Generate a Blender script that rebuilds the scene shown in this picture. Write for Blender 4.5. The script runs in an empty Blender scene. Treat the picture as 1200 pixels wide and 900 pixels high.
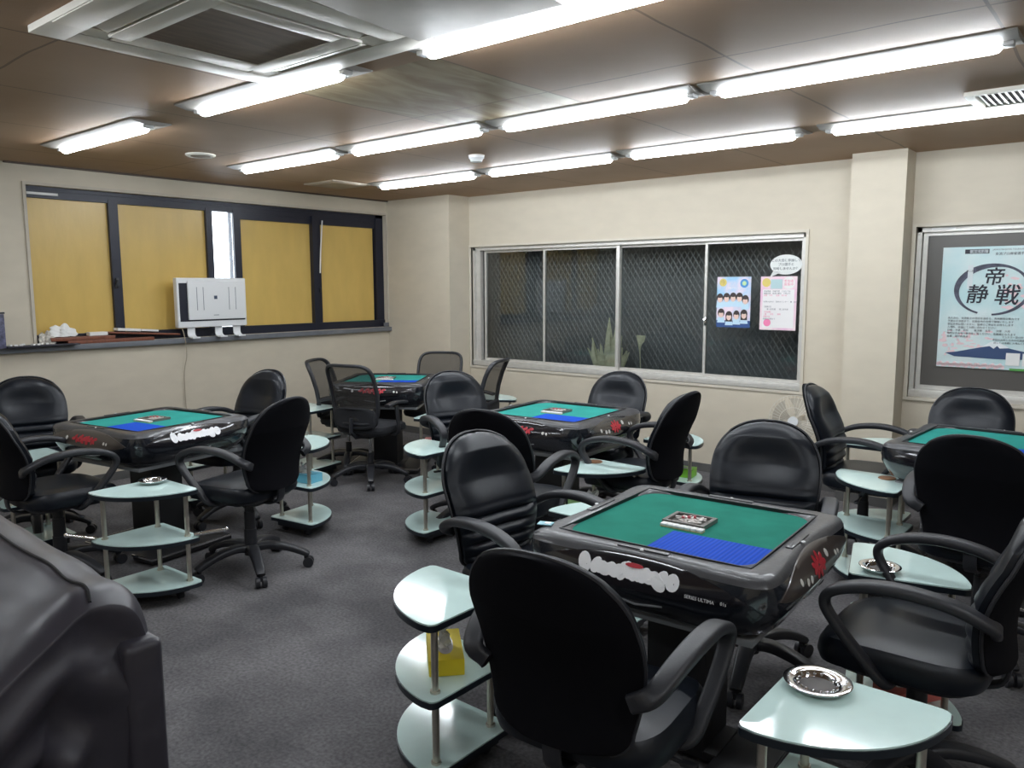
import bpy, bmesh, math, random
from mathutils import Vector, Matrix
random.seed(7)
PI = math.pi
sc = bpy.context.scene
COL = sc.collection

# ------------------------------------------------------------------ camera
def make_camera():
    f, yaw, pitch, roll, h = 928.04, 0.6909, 0.1233, -0.0032, 1.5853
    w = Vector((-math.sin(yaw)*math.cos(pitch), math.cos(yaw)*math.cos(pitch), -math.sin(pitch)))
    r = Vector((math.cos(yaw), math.sin(yaw), 0)); u = r.cross(w)
    r2 = r*math.cos(roll) + u*math.sin(roll); u2 = -r*math.sin(roll) + u*math.cos(roll)
    cd = bpy.data.cameras.new('camera'); co = bpy.data.objects.new('camera', cd); COL.objects.link(co)
    m = Matrix((r2, u2, -w)).transposed().to_4x4(); m.translation = (0, 0, h)
    co.matrix_world = m
    cd.sensor_fit = 'HORIZONTAL'; cd.sensor_width = 36; cd.lens = 36*f/1200
    cd.clip_start = 0.02
    sc.camera = co
make_camera()
sc.view_settings.view_transform = 'Standard'; sc.view_settings.look = 'None'
sc.view_settings.gamma = 1; sc.view_settings.use_curve_mapping = False
sc.view_settings.exposure = 0.93
LAMP = 29.0          # strength of the tube lenses
SKY = 5.0
wd = bpy.data.worlds.new('world'); sc.world = wd; wd.use_nodes = True
wd.node_tree.nodes['Background'].inputs[0].default_value = (0.86, 0.92, 1.0, 1)
wd.node_tree.nodes['Background'].inputs[1].default_value = SKY

# ------------------------------------------------------------------ materials
MATS = {}
def mat(name, color, rough=0.5, metal=0.0, bump=0.0, bscale=60, var=0.0, vscale=8, coat=0.0, spec=0.5,
        emit=None, estr=0.0, alpha=1.0, aniso=None, bdist=0.002):
    if name in MATS: return MATS[name]
    m = bpy.data.materials.new(name); m.use_nodes = True; MATS[name] = m
    nt = m.node_tree; b = nt.nodes['Principled BSDF']
    b.inputs['Base Color'].default_value = (*color, 1); b.inputs['Roughness'].default_value = rough
    b.inputs['Metallic'].default_value = metal; b.inputs['Specular IOR Level'].default_value = spec
    b.inputs['Coat Weight'].default_value = coat; b.inputs['Coat Roughness'].default_value = 0.08
    b.inputs['Alpha'].default_value = alpha
    if emit: b.inputs['Emission Color'].default_value = (*emit, 1); b.inputs['Emission Strength'].default_value = estr
    tc = nt.nodes.new('ShaderNodeTexCoord')
    mp = nt.nodes.new('ShaderNodeMapping'); nt.links.new(tc.outputs['Object'], mp.inputs[0])
    if aniso: mp.inputs['Scale'].default_value = aniso
    if var:
        n = nt.nodes.new('ShaderNodeTexNoise'); n.inputs['Scale'].default_value = vscale; n.inputs['Detail'].default_value = 6
        nt.links.new(mp.outputs[0], n.inputs[0])
        mr = nt.nodes.new('ShaderNodeMapRange'); mr.inputs[1].default_value = 0.3; mr.inputs[2].default_value = 0.7
        mr.inputs[3].default_value = 1-var; mr.inputs[4].default_value = 1+var
        nt.links.new(n.outputs[0], mr.inputs[0])
        mx = nt.nodes.new('ShaderNodeVectorMath'); mx.operation = 'SCALE'; mx.inputs[0].default_value = color
        nt.links.new(mr.outputs[0], mx.inputs['Scale']); nt.links.new(mx.outputs[0], b.inputs['Base Color'])
    if bump:
        n2 = nt.nodes.new('ShaderNodeTexNoise'); n2.inputs['Scale'].default_value = bscale; n2.inputs['Detail'].default_value = 5
        nt.links.new(mp.outputs[0], n2.inputs[0])
        bp = nt.nodes.new('ShaderNodeBump'); bp.inputs['Strength'].default_value = bump; bp.inputs['Distance'].default_value = bdist
        nt.links.new(n2.outputs[0], bp.inputs['Height']); nt.links.new(bp.outputs[0], b.inputs['Normal'])
    return m
M_WALL = mat('wall_vinyl', (0.585, 0.525, 0.42), 0.62, bump=0.35, bscale=140, var=0.035, vscale=5, aniso=(1, 1, 2.2))
M_WALLD = mat('window_reveal', (0.52, 0.47, 0.39), 0.6, bump=0.2, bscale=120, var=0.05)
M_BASE = mat('baseboard_vinyl', (0.10, 0.098, 0.095), 0.5, var=0.1)
M_ALU = mat('aluminium', (0.62, 0.60, 0.56), 0.42, 0.35, var=0.06, vscale=20)
M_DARKFR = mat('dark_window_frame', (0.012, 0.014, 0.028), 0.4, 0.1)
M_SILL = mat('grey_sill', (0.16, 0.17, 0.19), 0.35, var=0.08, vscale=14)
M_FILM = mat('yellow_film', (0.66, 0.45, 0.125), 0.30, bump=0.12, bscale=7, var=0.05, vscale=3, aniso=(1, 3, 1), bdist=0.01)
M_LEATH = mat('black_leather', (0.0052, 0.0075, 0.0125), 0.36, bump=0.25, bscale=420, var=0.15, vscale=5, bdist=0.0006, spec=0.36)
M_SHELL = mat('back_shell_cloth', (0.004, 0.004, 0.006), 0.85, bump=0.2, bscale=500, spec=0.12)
M_PLAST = mat('black_plastic', (0.022, 0.023, 0.028), 0.42, bump=0.15, bscale=300)
M_ARM = mat('armrest_polymer', (0.022, 0.023, 0.028), 0.46, bump=0.2, bscale=200, var=0.1)
M_CHROME = mat('chrome', (0.75, 0.75, 0.76), 0.12, 1.0)
M_POST = mat('brushed_post', (0.62, 0.58, 0.50), 0.28, 0.85, var=0.08, vscale=30)
M_GLASS = mat('pale_green_glass', (0.66, 0.85, 0.81), 0.09, bump=0.04, bscale=30, var=0.03, vscale=12, coat=0.3)
M_CARTB = mat('cart_black_board', (0.012, 0.017, 0.024), 0.3)
M_FELT = mat('green_felt', (0.022, 0.205, 0.150), 0.9, bump=0.3, bscale=700, var=0.12, vscale=9, spec=0.1)
M_FELTL = mat('teal_felt', (0.035, 0.30, 0.26), 0.9, bump=0.3, bscale=700, var=0.08, vscale=9, spec=0.1)
M_RIM = mat('table_rim_vinyl', (0.050, 0.050, 0.055), 0.42, bump=0.6, bscale=26, var=0.3, vscale=10, coat=0.25, bdist=0.003)
M_APRON = mat('table_apron_wrap', (0.012, 0.014, 0.019), 0.18, bump=0.6, bscale=9, coat=0.8, bdist=0.008)
M_LENS = mat('gloss_side_panel', (0.012, 0.011, 0.014), 0.16, coat=0.6)
M_LENSB = mat('brown_side_panel', (0.06, 0.048, 0.042), 0.3, coat=0.4)
M_RED = mat('red_print', (0.48, 0.025, 0.04), 0.4)
M_WHITE = mat('white_plastic', (0.78, 0.79, 0.80), 0.4)
M_PAPER = mat('white_paper', (0.80, 0.80, 0.78), 0.7)
M_WHITEB = mat('white_badge', (0.95, 0.95, 0.96), 0.5)
M_TRIML = mat('table_trim_clear', (0.20, 0.21, 0.22), 0.25, coat=0.5)
M_PED = mat('pedestal_black', (0.010, 0.010, 0.012), 0.5)
M_ACW = mat('ac_panel_plastic', (0.74, 0.71, 0.64), 0.45, var=0.04, vscale=4)
M_ACG = mat('ac_grille_mesh', (0.20, 0.145, 0.11), 0.7, bump=0.6, bscale=160, var=0.2, vscale=5, aniso=(6, 1, 1))
M_DARK = mat('dark_slot', (0.025, 0.02, 0.018), 0.7)
M_PLATE = mat('lamp_plate', (0.30, 0.285, 0.26), 0.5)
M_LAMP = mat('lamp_lens', (0.9, 0.93, 1.0), 0.4, emit=(0.88, 0.94, 1.0), estr=LAMP)
M_SMESH = mat('expanded_metal', (0.26, 0.27, 0.27), 0.5, 0.2)
M_OUT = mat('outside_dark', (0.26, 0.27, 0.27), 0.8, var=0.2, vscale=3)
M_PLANT = mat('dry_leaf', (0.72, 0.72, 0.50), 0.7, var=0.2, vscale=20)
M_WOOD = mat('red_brown_wood', (0.20, 0.065, 0.035), 0.45, var=0.2, vscale=10, aniso=(1, 8, 1))
M_SOFA = mat('sofa_leather', (0.034, 0.031, 0.041), 0.40, bump=0.5, bscale=5, var=0.1, vscale=6, bdist=0.022, aniso=(1.0, 2.0, 2.6))
for n_ in M_SOFA.node_tree.nodes:
    if n_.type == 'TEX_NOISE': n_.inputs['Detail'].default_value = 0.8
M_SEAM = mat('seam_thread', (0.008, 0.008, 0.010), 0.8)
M_BLACK = mat('ink_black', (0.02, 0.022, 0.035), 0.6)
M_GREYINK = mat('ink_grey', (0.17, 0.19, 0.21), 0.6)

def blue_mat():
    m = mat('blue_mat', (0.010, 0.085, 0.60), 0.7, spec=0.15)
    nt = m.node_tree; b = nt.nodes['Principled BSDF']
    tc = nt.nodes.new('ShaderNodeTexCoord'); w = nt.nodes.new('ShaderNodeTexWave')
    w.inputs['Scale'].default_value = 22; w.bands_direction = 'X'
    nt.links.new(tc.outputs['Object'], w.inputs[0])
    bp = nt.nodes.new('ShaderNodeBump'); bp.inputs['Strength'].default_value = 0.5; bp.inputs['Distance'].default_value = 0.003
    nt.links.new(w.outputs[1], bp.inputs['Height']); nt.links.new(bp.outputs[0], b.inputs['Normal'])
    mr = nt.nodes.new('ShaderNodeMix'); mr.data_type = 'RGBA'
    mr.inputs[6].default_value = (0.004, 0.060, 0.46, 1); mr.inputs[7].default_value = (0.006, 0.080, 0.58, 1)
    nt.links.new(w.outputs[1], mr.inputs[0]); nt.links.new(mr.outputs[2], b.inputs['Base Color'])
    return m
M_BLUE = blue_mat()

def glass_mat(name, tint=(1, 1, 1), rough=0.02):
    m = bpy.data.materials.new(name); m.use_nodes = True; nt = m.node_tree; nt.nodes.clear()
    o = nt.nodes.new('ShaderNodeOutputMaterial'); mx = nt.nodes.new('ShaderNodeMixShader')
    t = nt.nodes.new('ShaderNodeBsdfTransparent'); t.inputs[0].default_value = (*tint, 1)
    g = nt.nodes.new('ShaderNodeBsdfGlossy'); g.inputs['Roughness'].default_value = rough
    fr = nt.nodes.new('ShaderNodeFresnel'); fr.inputs[0].default_value = 1.45
    nt.links.new(fr.outputs[0], mx.inputs[0]); nt.links.new(t.outputs[0], mx.inputs[1]); nt.links.new(g.outputs[0], mx.inputs[2])
    nt.links.new(mx.outputs[0], o.inputs[0]); MATS[name] = m
    return m
M_PANE = glass_mat('window_glass', (0.86, 0.88, 0.88), 0.05)
M_CLEAR = glass_mat('clear_plastic', (0.86, 0.83, 0.76), 0.1)
M_MESHF = glass_mat('chair_mesh_fabric', (0.32, 0.30, 0.28), 0.6)
def mesh_fabric():
    m = MATS['chair_mesh_fabric']; nt = m.node_tree; nt.nodes.clear()
    o = nt.nodes.new('ShaderNodeOutputMaterial'); mx = nt.nodes.new('ShaderNodeMixShader'); mx.inputs[0].default_value = 0.72
    t = nt.nodes.new('ShaderNodeBsdfTransparent'); d = nt.nodes.new('ShaderNodeBsdfDiffuse'); d.inputs[0].default_value = (0.06, 0.056, 0.052, 1)
    nt.links.new(t.outputs[0], mx.inputs[1]); nt.links.new(d.outputs[0], mx.inputs[2]); nt.links.new(mx.outputs[0], o.inputs[0])
mesh_fabric()

def carpet_mat():
    m = bpy.data.materials.new('grey_carpet'); m.use_nodes = True; nt = m.node_tree; b = nt.nodes['Principled BSDF']
    b.inputs['Roughness'].default_value = 0.95; b.inputs['Specular IOR Level'].default_value = 0.15
    tc = nt.nodes.new('ShaderNodeTexCoord')
    n1 = nt.nodes.new('ShaderNodeTexNoise'); n1.inputs['Scale'].default_value = 2.3; n1.inputs['Detail'].default_value = 7
    n2 = nt.nodes.new('ShaderNodeTexNoise'); n2.inputs['Scale'].default_value = 70; n2.inputs['Detail'].default_value = 4
    for n in (n1, n2): nt.links.new(tc.outputs['Object'], n.inputs[0])
    r1 = nt.nodes.new('ShaderNodeValToRGB'); e = r1.color_ramp.elements
    e[0].position = 0.38; e[0].color = (0.094, 0.091, 0.095, 1); e[1].position = 0.62; e[1].color = (0.160, 0.154, 0.158, 1)
    nt.links.new(n1.outputs[0], r1.inputs[0])
    mr = nt.nodes.new('ShaderNodeMapRange'); mr.inputs[3].default_value = 0.72; mr.inputs[4].default_value = 1.28
    mr.inputs[1].default_value = 0.3; mr.inputs[2].default_value = 0.7
    nt.links.new(n2.outputs[0], mr.inputs[0])
    s = nt.nodes.new('ShaderNodeVectorMath'); s.operation = 'SCALE'
    nt.links.new(r1.outputs[0], s.inputs[0]); nt.links.new(mr.outputs[0], s.inputs['Scale']); nt.links.new(s.outputs[0], b.inputs['Base Color'])
    bp = nt.nodes.new('ShaderNodeBump'); bp.inputs['Strength'].default_value = 0.6; bp.inputs['Distance'].default_value = 0.006
    nt.links.new(n2.outputs[0], bp.inputs['Height']); nt.links.new(bp.outputs[0], b.inputs['Normal'])
    MATS['grey_carpet'] = m; return m
M_CARPET = carpet_mat()

def ceiling_mat():
    m = bpy.data.materials.new('stained_ceiling_board'); m.use_nodes = True; nt = m.node_tree; b = nt.nodes['Principled BSDF']
    L = nt.links.new; N = nt.nodes.new
    def math_(op, a, bb=None, c=None):
        n = N('ShaderNodeMath'); n.operation = op
        for i, v in enumerate((a, bb, c)):
            if v is None: continue
            if isinstance(v, (int, float)): n.inputs[i].default_value = v
            else: L(v, n.inputs[i])
        return n.outputs[0]
    b.inputs['Roughness'].default_value = 0.6; b.inputs['Specular IOR Level'].default_value = 0.35
    tc = N('ShaderNodeTexCoord'); sp = N('ShaderNodeSeparateXYZ'); L(tc.outputs['Object'], sp.inputs[0])
    wob = N('ShaderNodeTexNoise'); wob.inputs['Scale'].default_value = 1.6; L(tc.outputs['Object'], wob.inputs[0])
    wv = math_('MULTIPLY', math_('SUBTRACT', wob.outputs[0], 0.5), 0.05)
    X = math_('ADD', sp.outputs[0], wv); Y = math_('ADD', sp.outputs[1], wv)
    def seam(v, off, step):
        f = math_('FRACT', math_('DIVIDE', math_('SUBTRACT', v, off), step))
        d = math_('ABSOLUTE', math_('SUBTRACT', f, 0.5))
        return math_('GREATER_THAN', d, 0.5-0.006/step)
    lines = math_('MAXIMUM', seam(X, -1.45, 0.91), seam(Y, 1.30, 1.82))
    big = N('ShaderNodeTexNoise'); big.inputs['Scale'].default_value = 1.1; big.inputs['Detail'].default_value = 5; L(tc.outputs['Object'], big.inputs[0])
    rp = N('ShaderNodeValToRGB'); e = rp.color_ramp.elements
    e[0].position = 0.3; e[0].color = (0.31, 0.19, 0.112, 1); e[1].position = 0.72; e[1].color = (0.395, 0.26, 0.165, 1)
    L(big.outputs[0], rp.inputs[0])
    # the bare plywood patch where one board has come off
    st = N('ShaderNodeTexNoise'); st.inputs['Scale'].default_value = 3.0; st.inputs['Detail'].default_value = 8; st.inputs['Distortion'].default_value = 1.2
    mp = N('ShaderNodeMapping'); mp.inputs['Scale'].default_value = (2.5, 0.7, 1); L(tc.outputs['Object'], mp.inputs[0]); L(mp.outputs[0], st.inputs[0])
    r2 = N('ShaderNodeValToRGB'); e = r2.color_ramp.elements
    e[0].position = 0.35; e[0].color = (0.22, 0.15, 0.08, 1); e[1].position = 0.65; e[1].color = (0.42, 0.34, 0.21, 1)
    L(st.outputs[0], r2.inputs[0])
    def inside(v, a, c): return math_('MULTIPLY', math_('GREATER_THAN', v, a), math_('LESS_THAN', v, c))
    mask = math_('MULTIPLY', inside(X, -3.27, -2.36), inside(Y, 2.36, 3.55))
    mx = N('ShaderNodeMix'); mx.data_type = 'RGBA'; L(mask, mx.inputs[0]); L(rp.outputs[0], mx.inputs[6]); L(r2.outputs[0], mx.inputs[7])
    m2 = N('ShaderNodeMix'); m2.data_type = 'RGBA'; L(math_('MULTIPLY', lines, 0.6), m2.inputs[0]); L(mx.outputs[2], m2.inputs[6]); m2.inputs[7].default_value = (0.07, 0.045, 0.03, 1)
    L(m2.outputs[2], b.inputs['Base Color'])
    fine = N('ShaderNodeTexNoise'); fine.inputs['Scale'].default_value = 120; L(tc.outputs['Object'], fine.inputs[0])
    hgt = math_('SUBTRACT', math_('MULTIPLY', fine.outputs[0], 0.3), lines)
    bp = N('ShaderNodeBump'); bp.inputs['Strength'].default_value = 0.35; bp.inputs['Distance'].default_value = 0.006
    L(hgt, bp.inputs['Height']); L(bp.outputs[0], b.inputs['Normal'])
    MATS['stained_ceiling_board'] = m; return m
M_CEIL = ceiling_mat()

def poster_mat(name, c1, c2, scale=3.0, lo=0.42, hi=0.58, aniso=(1, 1, 1)):
    m = bpy.data.materials.new(name); m.use_nodes = True; nt = m.node_tree; b = nt.nodes['Principled BSDF']
    b.inputs['Roughness'].default_value = 0.45
    tc = nt.nodes.new('ShaderNodeTexCoord'); mp = nt.nodes.new('ShaderNodeMapping'); mp.inputs['Scale'].default_value = aniso
    n = nt.nodes.new('ShaderNodeTexNoise'); n.inputs['Scale'].default_value = scale; n.inputs['Detail'].default_value = 5
    r = nt.nodes.new('ShaderNodeValToRGB'); e = r.color_ramp.elements
    e[0].position = lo; e[0].color = (*c1, 1); e[1].position = hi; e[1].color = (*c2, 1)
    nt.links.new(tc.outputs['Object'], mp.inputs[0]); nt.links.new(mp.outputs[0], n.inputs[0]); nt.links.new(n.outputs[0], r.inputs[0]); nt.links.new(r.outputs[0], b.inputs['Base Color'])
    MATS[name] = m; return m

# ------------------------------------------------------------------ mesh helpers
class MB:
    def __init__(s): s.bm = bmesh.new(); s.mats = []
    def mi(s, m):
        if m is None: return 0
        if m not in s.mats: s.mats.append(m)
        return s.mats.index(m)
    def box(s, c, d, rot=None, bev=0.0, m=None, seg=2):
        r = bmesh.ops.create_cube(s.bm, size=1.0); vs = r['verts']
        bmesh.ops.scale(s.bm, vec=d, verts=vs)
        if bev > 0:
            es = {e for v in vs for e in v.link_edges}
            rr = bmesh.ops.bevel(s.bm, geom=list(es), offset=bev, segments=seg, profile=0.6, affect='EDGES')
            vs = list({v for f in rr['faces'] for v in f.verts} | {v for v in vs if v.is_valid})
        T = Matrix.Translation(c)
        if rot: T = T @ rot
        bmesh.ops.transform(s.bm, matrix=T, verts=vs)
        i = s.mi(m)
        for f in {f for v in vs for f in v.link_faces}: f.material_index = i
        return s
    def b2(s, x0, x1, y0, y1, z0, z1, bev=0.0, m=None):
        return s.box(((x0+x1)/2, (y0+y1)/2, (z0+z1)/2), (abs(x1-x0), abs(y1-y0), abs(z1-z0)), bev=bev, m=m)
    def cyl(s, p, q, r, r2=None, seg=16, m=None):
        p = Vector(p); q = Vector(q); r2 = r if r2 is None else r2
        d = q-p; rr = bmesh.ops.create_cone(s.bm, cap_ends=True, segments=seg, radius1=r, radius2=r2, depth=d.length)
        rot = Vector((0, 0, 1)).rotation_difference(d.normalized()).to_matrix().to_4x4()
        bmesh.ops.transform(s.bm, matrix=Matrix.Translation((p+q)/2) @ rot, verts=rr['verts'])
        i = s.mi(m)
        for f in {f for v in rr['verts'] for f in v.link_faces}: f.material_index = i
        return s
    def ball(s, c, r, sc=(1, 1, 1), seg=16, m=None):
        rr = bmesh.ops.create_uvsphere(s.bm, u_segments=seg, v_segments=seg//2+2, radius=r)
        bmesh.ops.transform(s.bm, matrix=Matrix.Translation(c) @ Matrix.Diagonal((*sc, 1)), verts=rr['verts'])
        i = s.mi(m)
        for f in {f for v in rr['verts'] for f in v.link_faces}: f.material_index = i
        return s
    def rings(s, rs, close=True, cap0=True, cap1=True, m=None):
        i = s.mi(m)
        V = [[s.bm.verts.new(p) for p in r] for r in rs]; n = len(rs[0])
        for a, b in zip(V, V[1:]):
            for k in range(n if close else n-1):
                f = s.bm.faces.new((a[k], a[(k+1) % n], b[(k+1) % n], b[k])); f.material_index = i
        if cap0: s.bm.faces.new(V[0][::-1]).material_index = i
        if cap1: s.bm.faces.new(V[-1]).material_index = i
        return s
    def sweep(s, pts, prof, up=None, m=None, scales=None):
        """prof: list of (a,b) section points; a along 'side', b along 'normal'"""
        pts = [Vector(p) for p in pts]; rs = []
        side0 = Vector(up) if up else None; prevn = None
        for i, p in enumerate(pts):
            t = (pts[min(i+1, len(pts)-1)]-pts[max(i-1, 0)]).normalized()
            if side0 is not None: side = (side0 - t*side0.dot(t)).normalized()
            else:
                if prevn is None:
                    a = Vector((0, 0, 1)) if abs(t.z) < .9 else Vector((1, 0, 0)); side = t.cross(a).normalized()
                else: side = (prevn - t*prevn.dot(t)).normalized()
                prevn = side
            nn = t.cross(side); k = scales[i] if scales else 1
            rs.append([p+side*a*k+nn*b*k for a, b in prof])
        return s.rings(rs, m=m)
    def tube(s, pts, r, seg=8, m=None, up=None):
        return s.sweep(pts, [(r*math.cos(2*PI*k/seg), r*math.sin(2*PI*k/seg)) for k in range(seg)], up=up, m=m)
    def prism(s, poly, z0, z1, m=None):
        return s.rings([[(x, y, z0) for x, y in poly], [(x, y, z1) for x, y in poly]], m=m)
    def lathe(s, prof, c=(0, 0, 0), seg=24, m=None):
        rs = [[(c[0]+r*math.cos(2*PI*k/seg), c[1]+r*math.sin(2*PI*k/seg), c[2]+z) for k in range(seg)] for r, z in prof]
        return s.rings(rs, m=m)
    def xf(s, M):
        bmesh.ops.transform(s.bm, matrix=M, verts=s.bm.verts[:]); return s
    def build(s, name, m, parent=None, smooth=35, label=None, fix=True):
        if fix: bmesh.ops.recalc_face_normals(s.bm, faces=s.bm.faces[:])
        me = bpy.data.meshes.new(name); s.bm.to_mesh(me); s.bm.free()
        if s.mats:
            for x in s.mats: me.materials.append(x)
        else: me.materials.append(m)
        if smooth:
            me.shade_smooth(); me.set_sharp_from_angle(angle=math.radians(smooth))
        o = bpy.data.objects.new(name, me); COL.objects.link(o)
        if parent: o.parent = parent
        if label: o['label'] = label
        return o
def catmull(P, n=8):
    P = [Vector(p) for p in P]; Q = [P[0]*2-P[1]]+P+[P[-1]*2-P[-2]]; out = []
    for i in range(1, len(Q)-2):
        for k in range(n):
            t = k/n; a, b, c, d = Q[i-1:i+3]
            out.append(0.5*((2*b)+(c-a)*t+(2*a-5*b+4*c-d)*t*t+(3*b-a-3*c+d)*t**3))
    out.append(P[-1]); return out
def rrect(w, h, r, seg=4):
    out = []
    for cx, cy, a0 in ((w/2-r, h/2-r, 0), (-w/2+r, h/2-r, 90), (-w/2+r, -h/2+r, 180), (w/2-r, -h/2+r, 270)):
        for k in range(seg+1):
            a = math.radians(a0+90*k/seg); out.append((cx+r*math.cos(a), cy+r*math.sin(a)))
    return out
def superell(a, b, n, seg=48):
    o = []
    for k in range(seg):
        t = 2*PI*k/seg; c, s_ = math.cos(t), math.sin(t)
        o.append((a*math.copysign(abs(c)**(2/n), c), b*math.copysign(abs(s_)**(2/n), s_)))
    return o
def tag(o, label=None, cat=None, group=None, kind=None):
    if label: o['label'] = label
    if cat: o['category'] = cat
    if group: o['group'] = group
    if kind: o['kind'] = kind
    return o
def thing(name, label, cat, loc=(0, 0, 0), rz=0, group=None):
    o = bpy.data.objects.new(name, None); COL.objects.link(o); o.location = loc; o.rotation_euler = (0, 0, rz)
    o.empty_display_size = 0.1
    return tag(o, label, cat, group)
KIDS = {}
def children(o):
    return list(o.children)
def dup(root, loc, rz, label, group=None):
    def rec(o, parent):
        c = o.copy(); COL.objects.link(c); c.parent = parent
        for ch in children(o): rec(ch, c)
        return c
    r = rec(root, None); r.location = loc; r.rotation_euler = (0, 0, rz); r['label'] = label
    if group: r['group'] = group
    return r
def struct(o): o['kind'] = 'structure'; return o
FONT = None
def text(s, size, m, name, parent, M, extrude=0.0006, bold=0.0, align='CENTER', shear=0.0, label=None):
    cu = bpy.data.curves.new(name, 'FONT'); cu.body = s; cu.size = size; cu.extrude = extrude; cu.offset = bold
    cu.align_x = align; cu.align_y = 'CENTER'; cu.shear = shear; cu.resolution_u = 3
    t = bpy.data.objects.new(name, cu); COL.objects.link(t)
    me = bpy.data.meshes.new_from_object(t.evaluated_get(bpy.context.evaluated_depsgraph_get()))
    bpy.data.objects.remove(t); me.transform(M); me.materials.clear(); me.materials.append(m)
    o = bpy.data.objects.new(name, me); COL.objects.link(o); o.parent = parent
    if label: o['label'] = label
    return o

# ------------------------------------------------------------------ room shell
H = 2.5; XL = -6.617; YW = 6.178; YP = 5.875; XP = -5.68; XR = 2.4; YB = -1.8
struct(MB().b2(XL-.3, XR+.2, YB-.2, YW+.3, -.1, 0).build('floor', M_CARPET, smooth=0))
struct(MB().b2(XL-.3, XR+.2, YB-.2, YW+.3, H, H+.1).build('ceiling', M_CEIL, smooth=0))
# window wall with two openings
WX0, WX1, WZ0, WZ1 = -5.655, -2.18, 0.755, 1.985
RX0, RX1, RZ0, RZ1 = -1.41, 1.6, 0.785, 1.985
w = MB(); T = 0.14
def hole_wall_x(w, y0, y1, xs, holes):
    xa, xb = xs; cur = xa
    for (x0, x1, z0, z1) in holes:
        w.b2(cur, x0, y0, y1, 0, H); w.b2(x0, x1, y0, y1, 0, z0); w.b2(x0, x1, y0, y1, z1, H); cur = x1
    w.b2(cur, xb, y0, y1, 0, H)
hole_wall_x(w, YW, YW+T, (XL-.3, XR), [(WX0, WX1, WZ0, WZ1), (RX0, RX1, RZ0, RZ1)])
struct(w.build('wall_back', M_WALL, smooth=0))
# left wall
LY0, LY1, LZ0, LZ1 = 2.335, 5.86, 1.145, 2.345
w = MB()
w.b2(XL-T, XL, YB, LY0, 0, H); w.b2(XL-T, XL, LY0, LY1, 0, LZ0); w.b2(XL-T, XL, LY0, LY1, LZ1, H); w.b2(XL-T, XL, LY1, YW, 0, H)
struct(w.build('wall_left', M_WALL, smooth=0))
struct(MB().b2(XR, XR+.1, YB, YW, 0, H).build('wall_right', M_WALL, smooth=0))
struct(MB().b2(XL-.14, XR+.1, YB-.1, YB, 0, H).build('wall_front', M_WALL, smooth=0))
struct(MB().b2(XL+.0005, XP, YP, YW-.0005, 0, H).build('wall_corner_pillar', M_WALL, smooth=0))
struct(MB().b2(-1.80, -1.44, 5.948, YW-.0005, 0, H).build('wall_column', M_WALL, smooth=0))
def skirt(name, *bx):
    w = MB()
    for b in bx: w.b2(*b)
    return struct(w.build(name, M_BASE, smooth=0))
skirt('baseboard_left', (XL, XL+.008, YB, YP, 0, .07))
skirt('baseboard_back', (XP, -1.80, YW-.008, YW, 0, .07), (-1.44, XR, YW-.008, YW, 0, .07))
skirt('baseboard_pillar', (XL, XP, YP-.008, YP, 0, .07), (XP, XP+.008, YP-.008, YW, 0, .07))
skirt('baseboard_column', (-1.808, -1.432, 5.94, 5.948, 0, .07), (-1.44, -1.432, 5.948, YW, 0, .07), (-1.808, -1.80, 5.948, YW, 0, .07))
# thin dark strip painted in for the shaded gap along the left wall ceiling
struct(MB().b2(XL, XL+.03, 2.2, YP, H-.012, H).build('shaded_gap_strip', mat('gap_shade_brown', (0.09, 0.06, 0.045), 0.6), smooth=0))
# dark wall behind the screened windows; unseen roof and ends added against sky light
for nm, bx in (('wall_outside', (XL, XR+.2, YW+.72, YW+.82, .2, H+.2)), ('floor_outside', (XL, XR+.2, YW+T, YW+.72, .19, .29)), ('ceiling_sky_block', (XL, XR+.2, YW+T, YW+.72, H+.1, H+.2)),
               ('wall_sky_block_left', (XL-.1, XL, YW+T, YW+.82, .2, H+.2)), ('wall_sky_block_right', (XR+.1, XR+.2, YW+T, YW+.82, .2, H+.2))):
    struct(MB().b2(*bx).build(nm, M_OUT, smooth=0))

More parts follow.
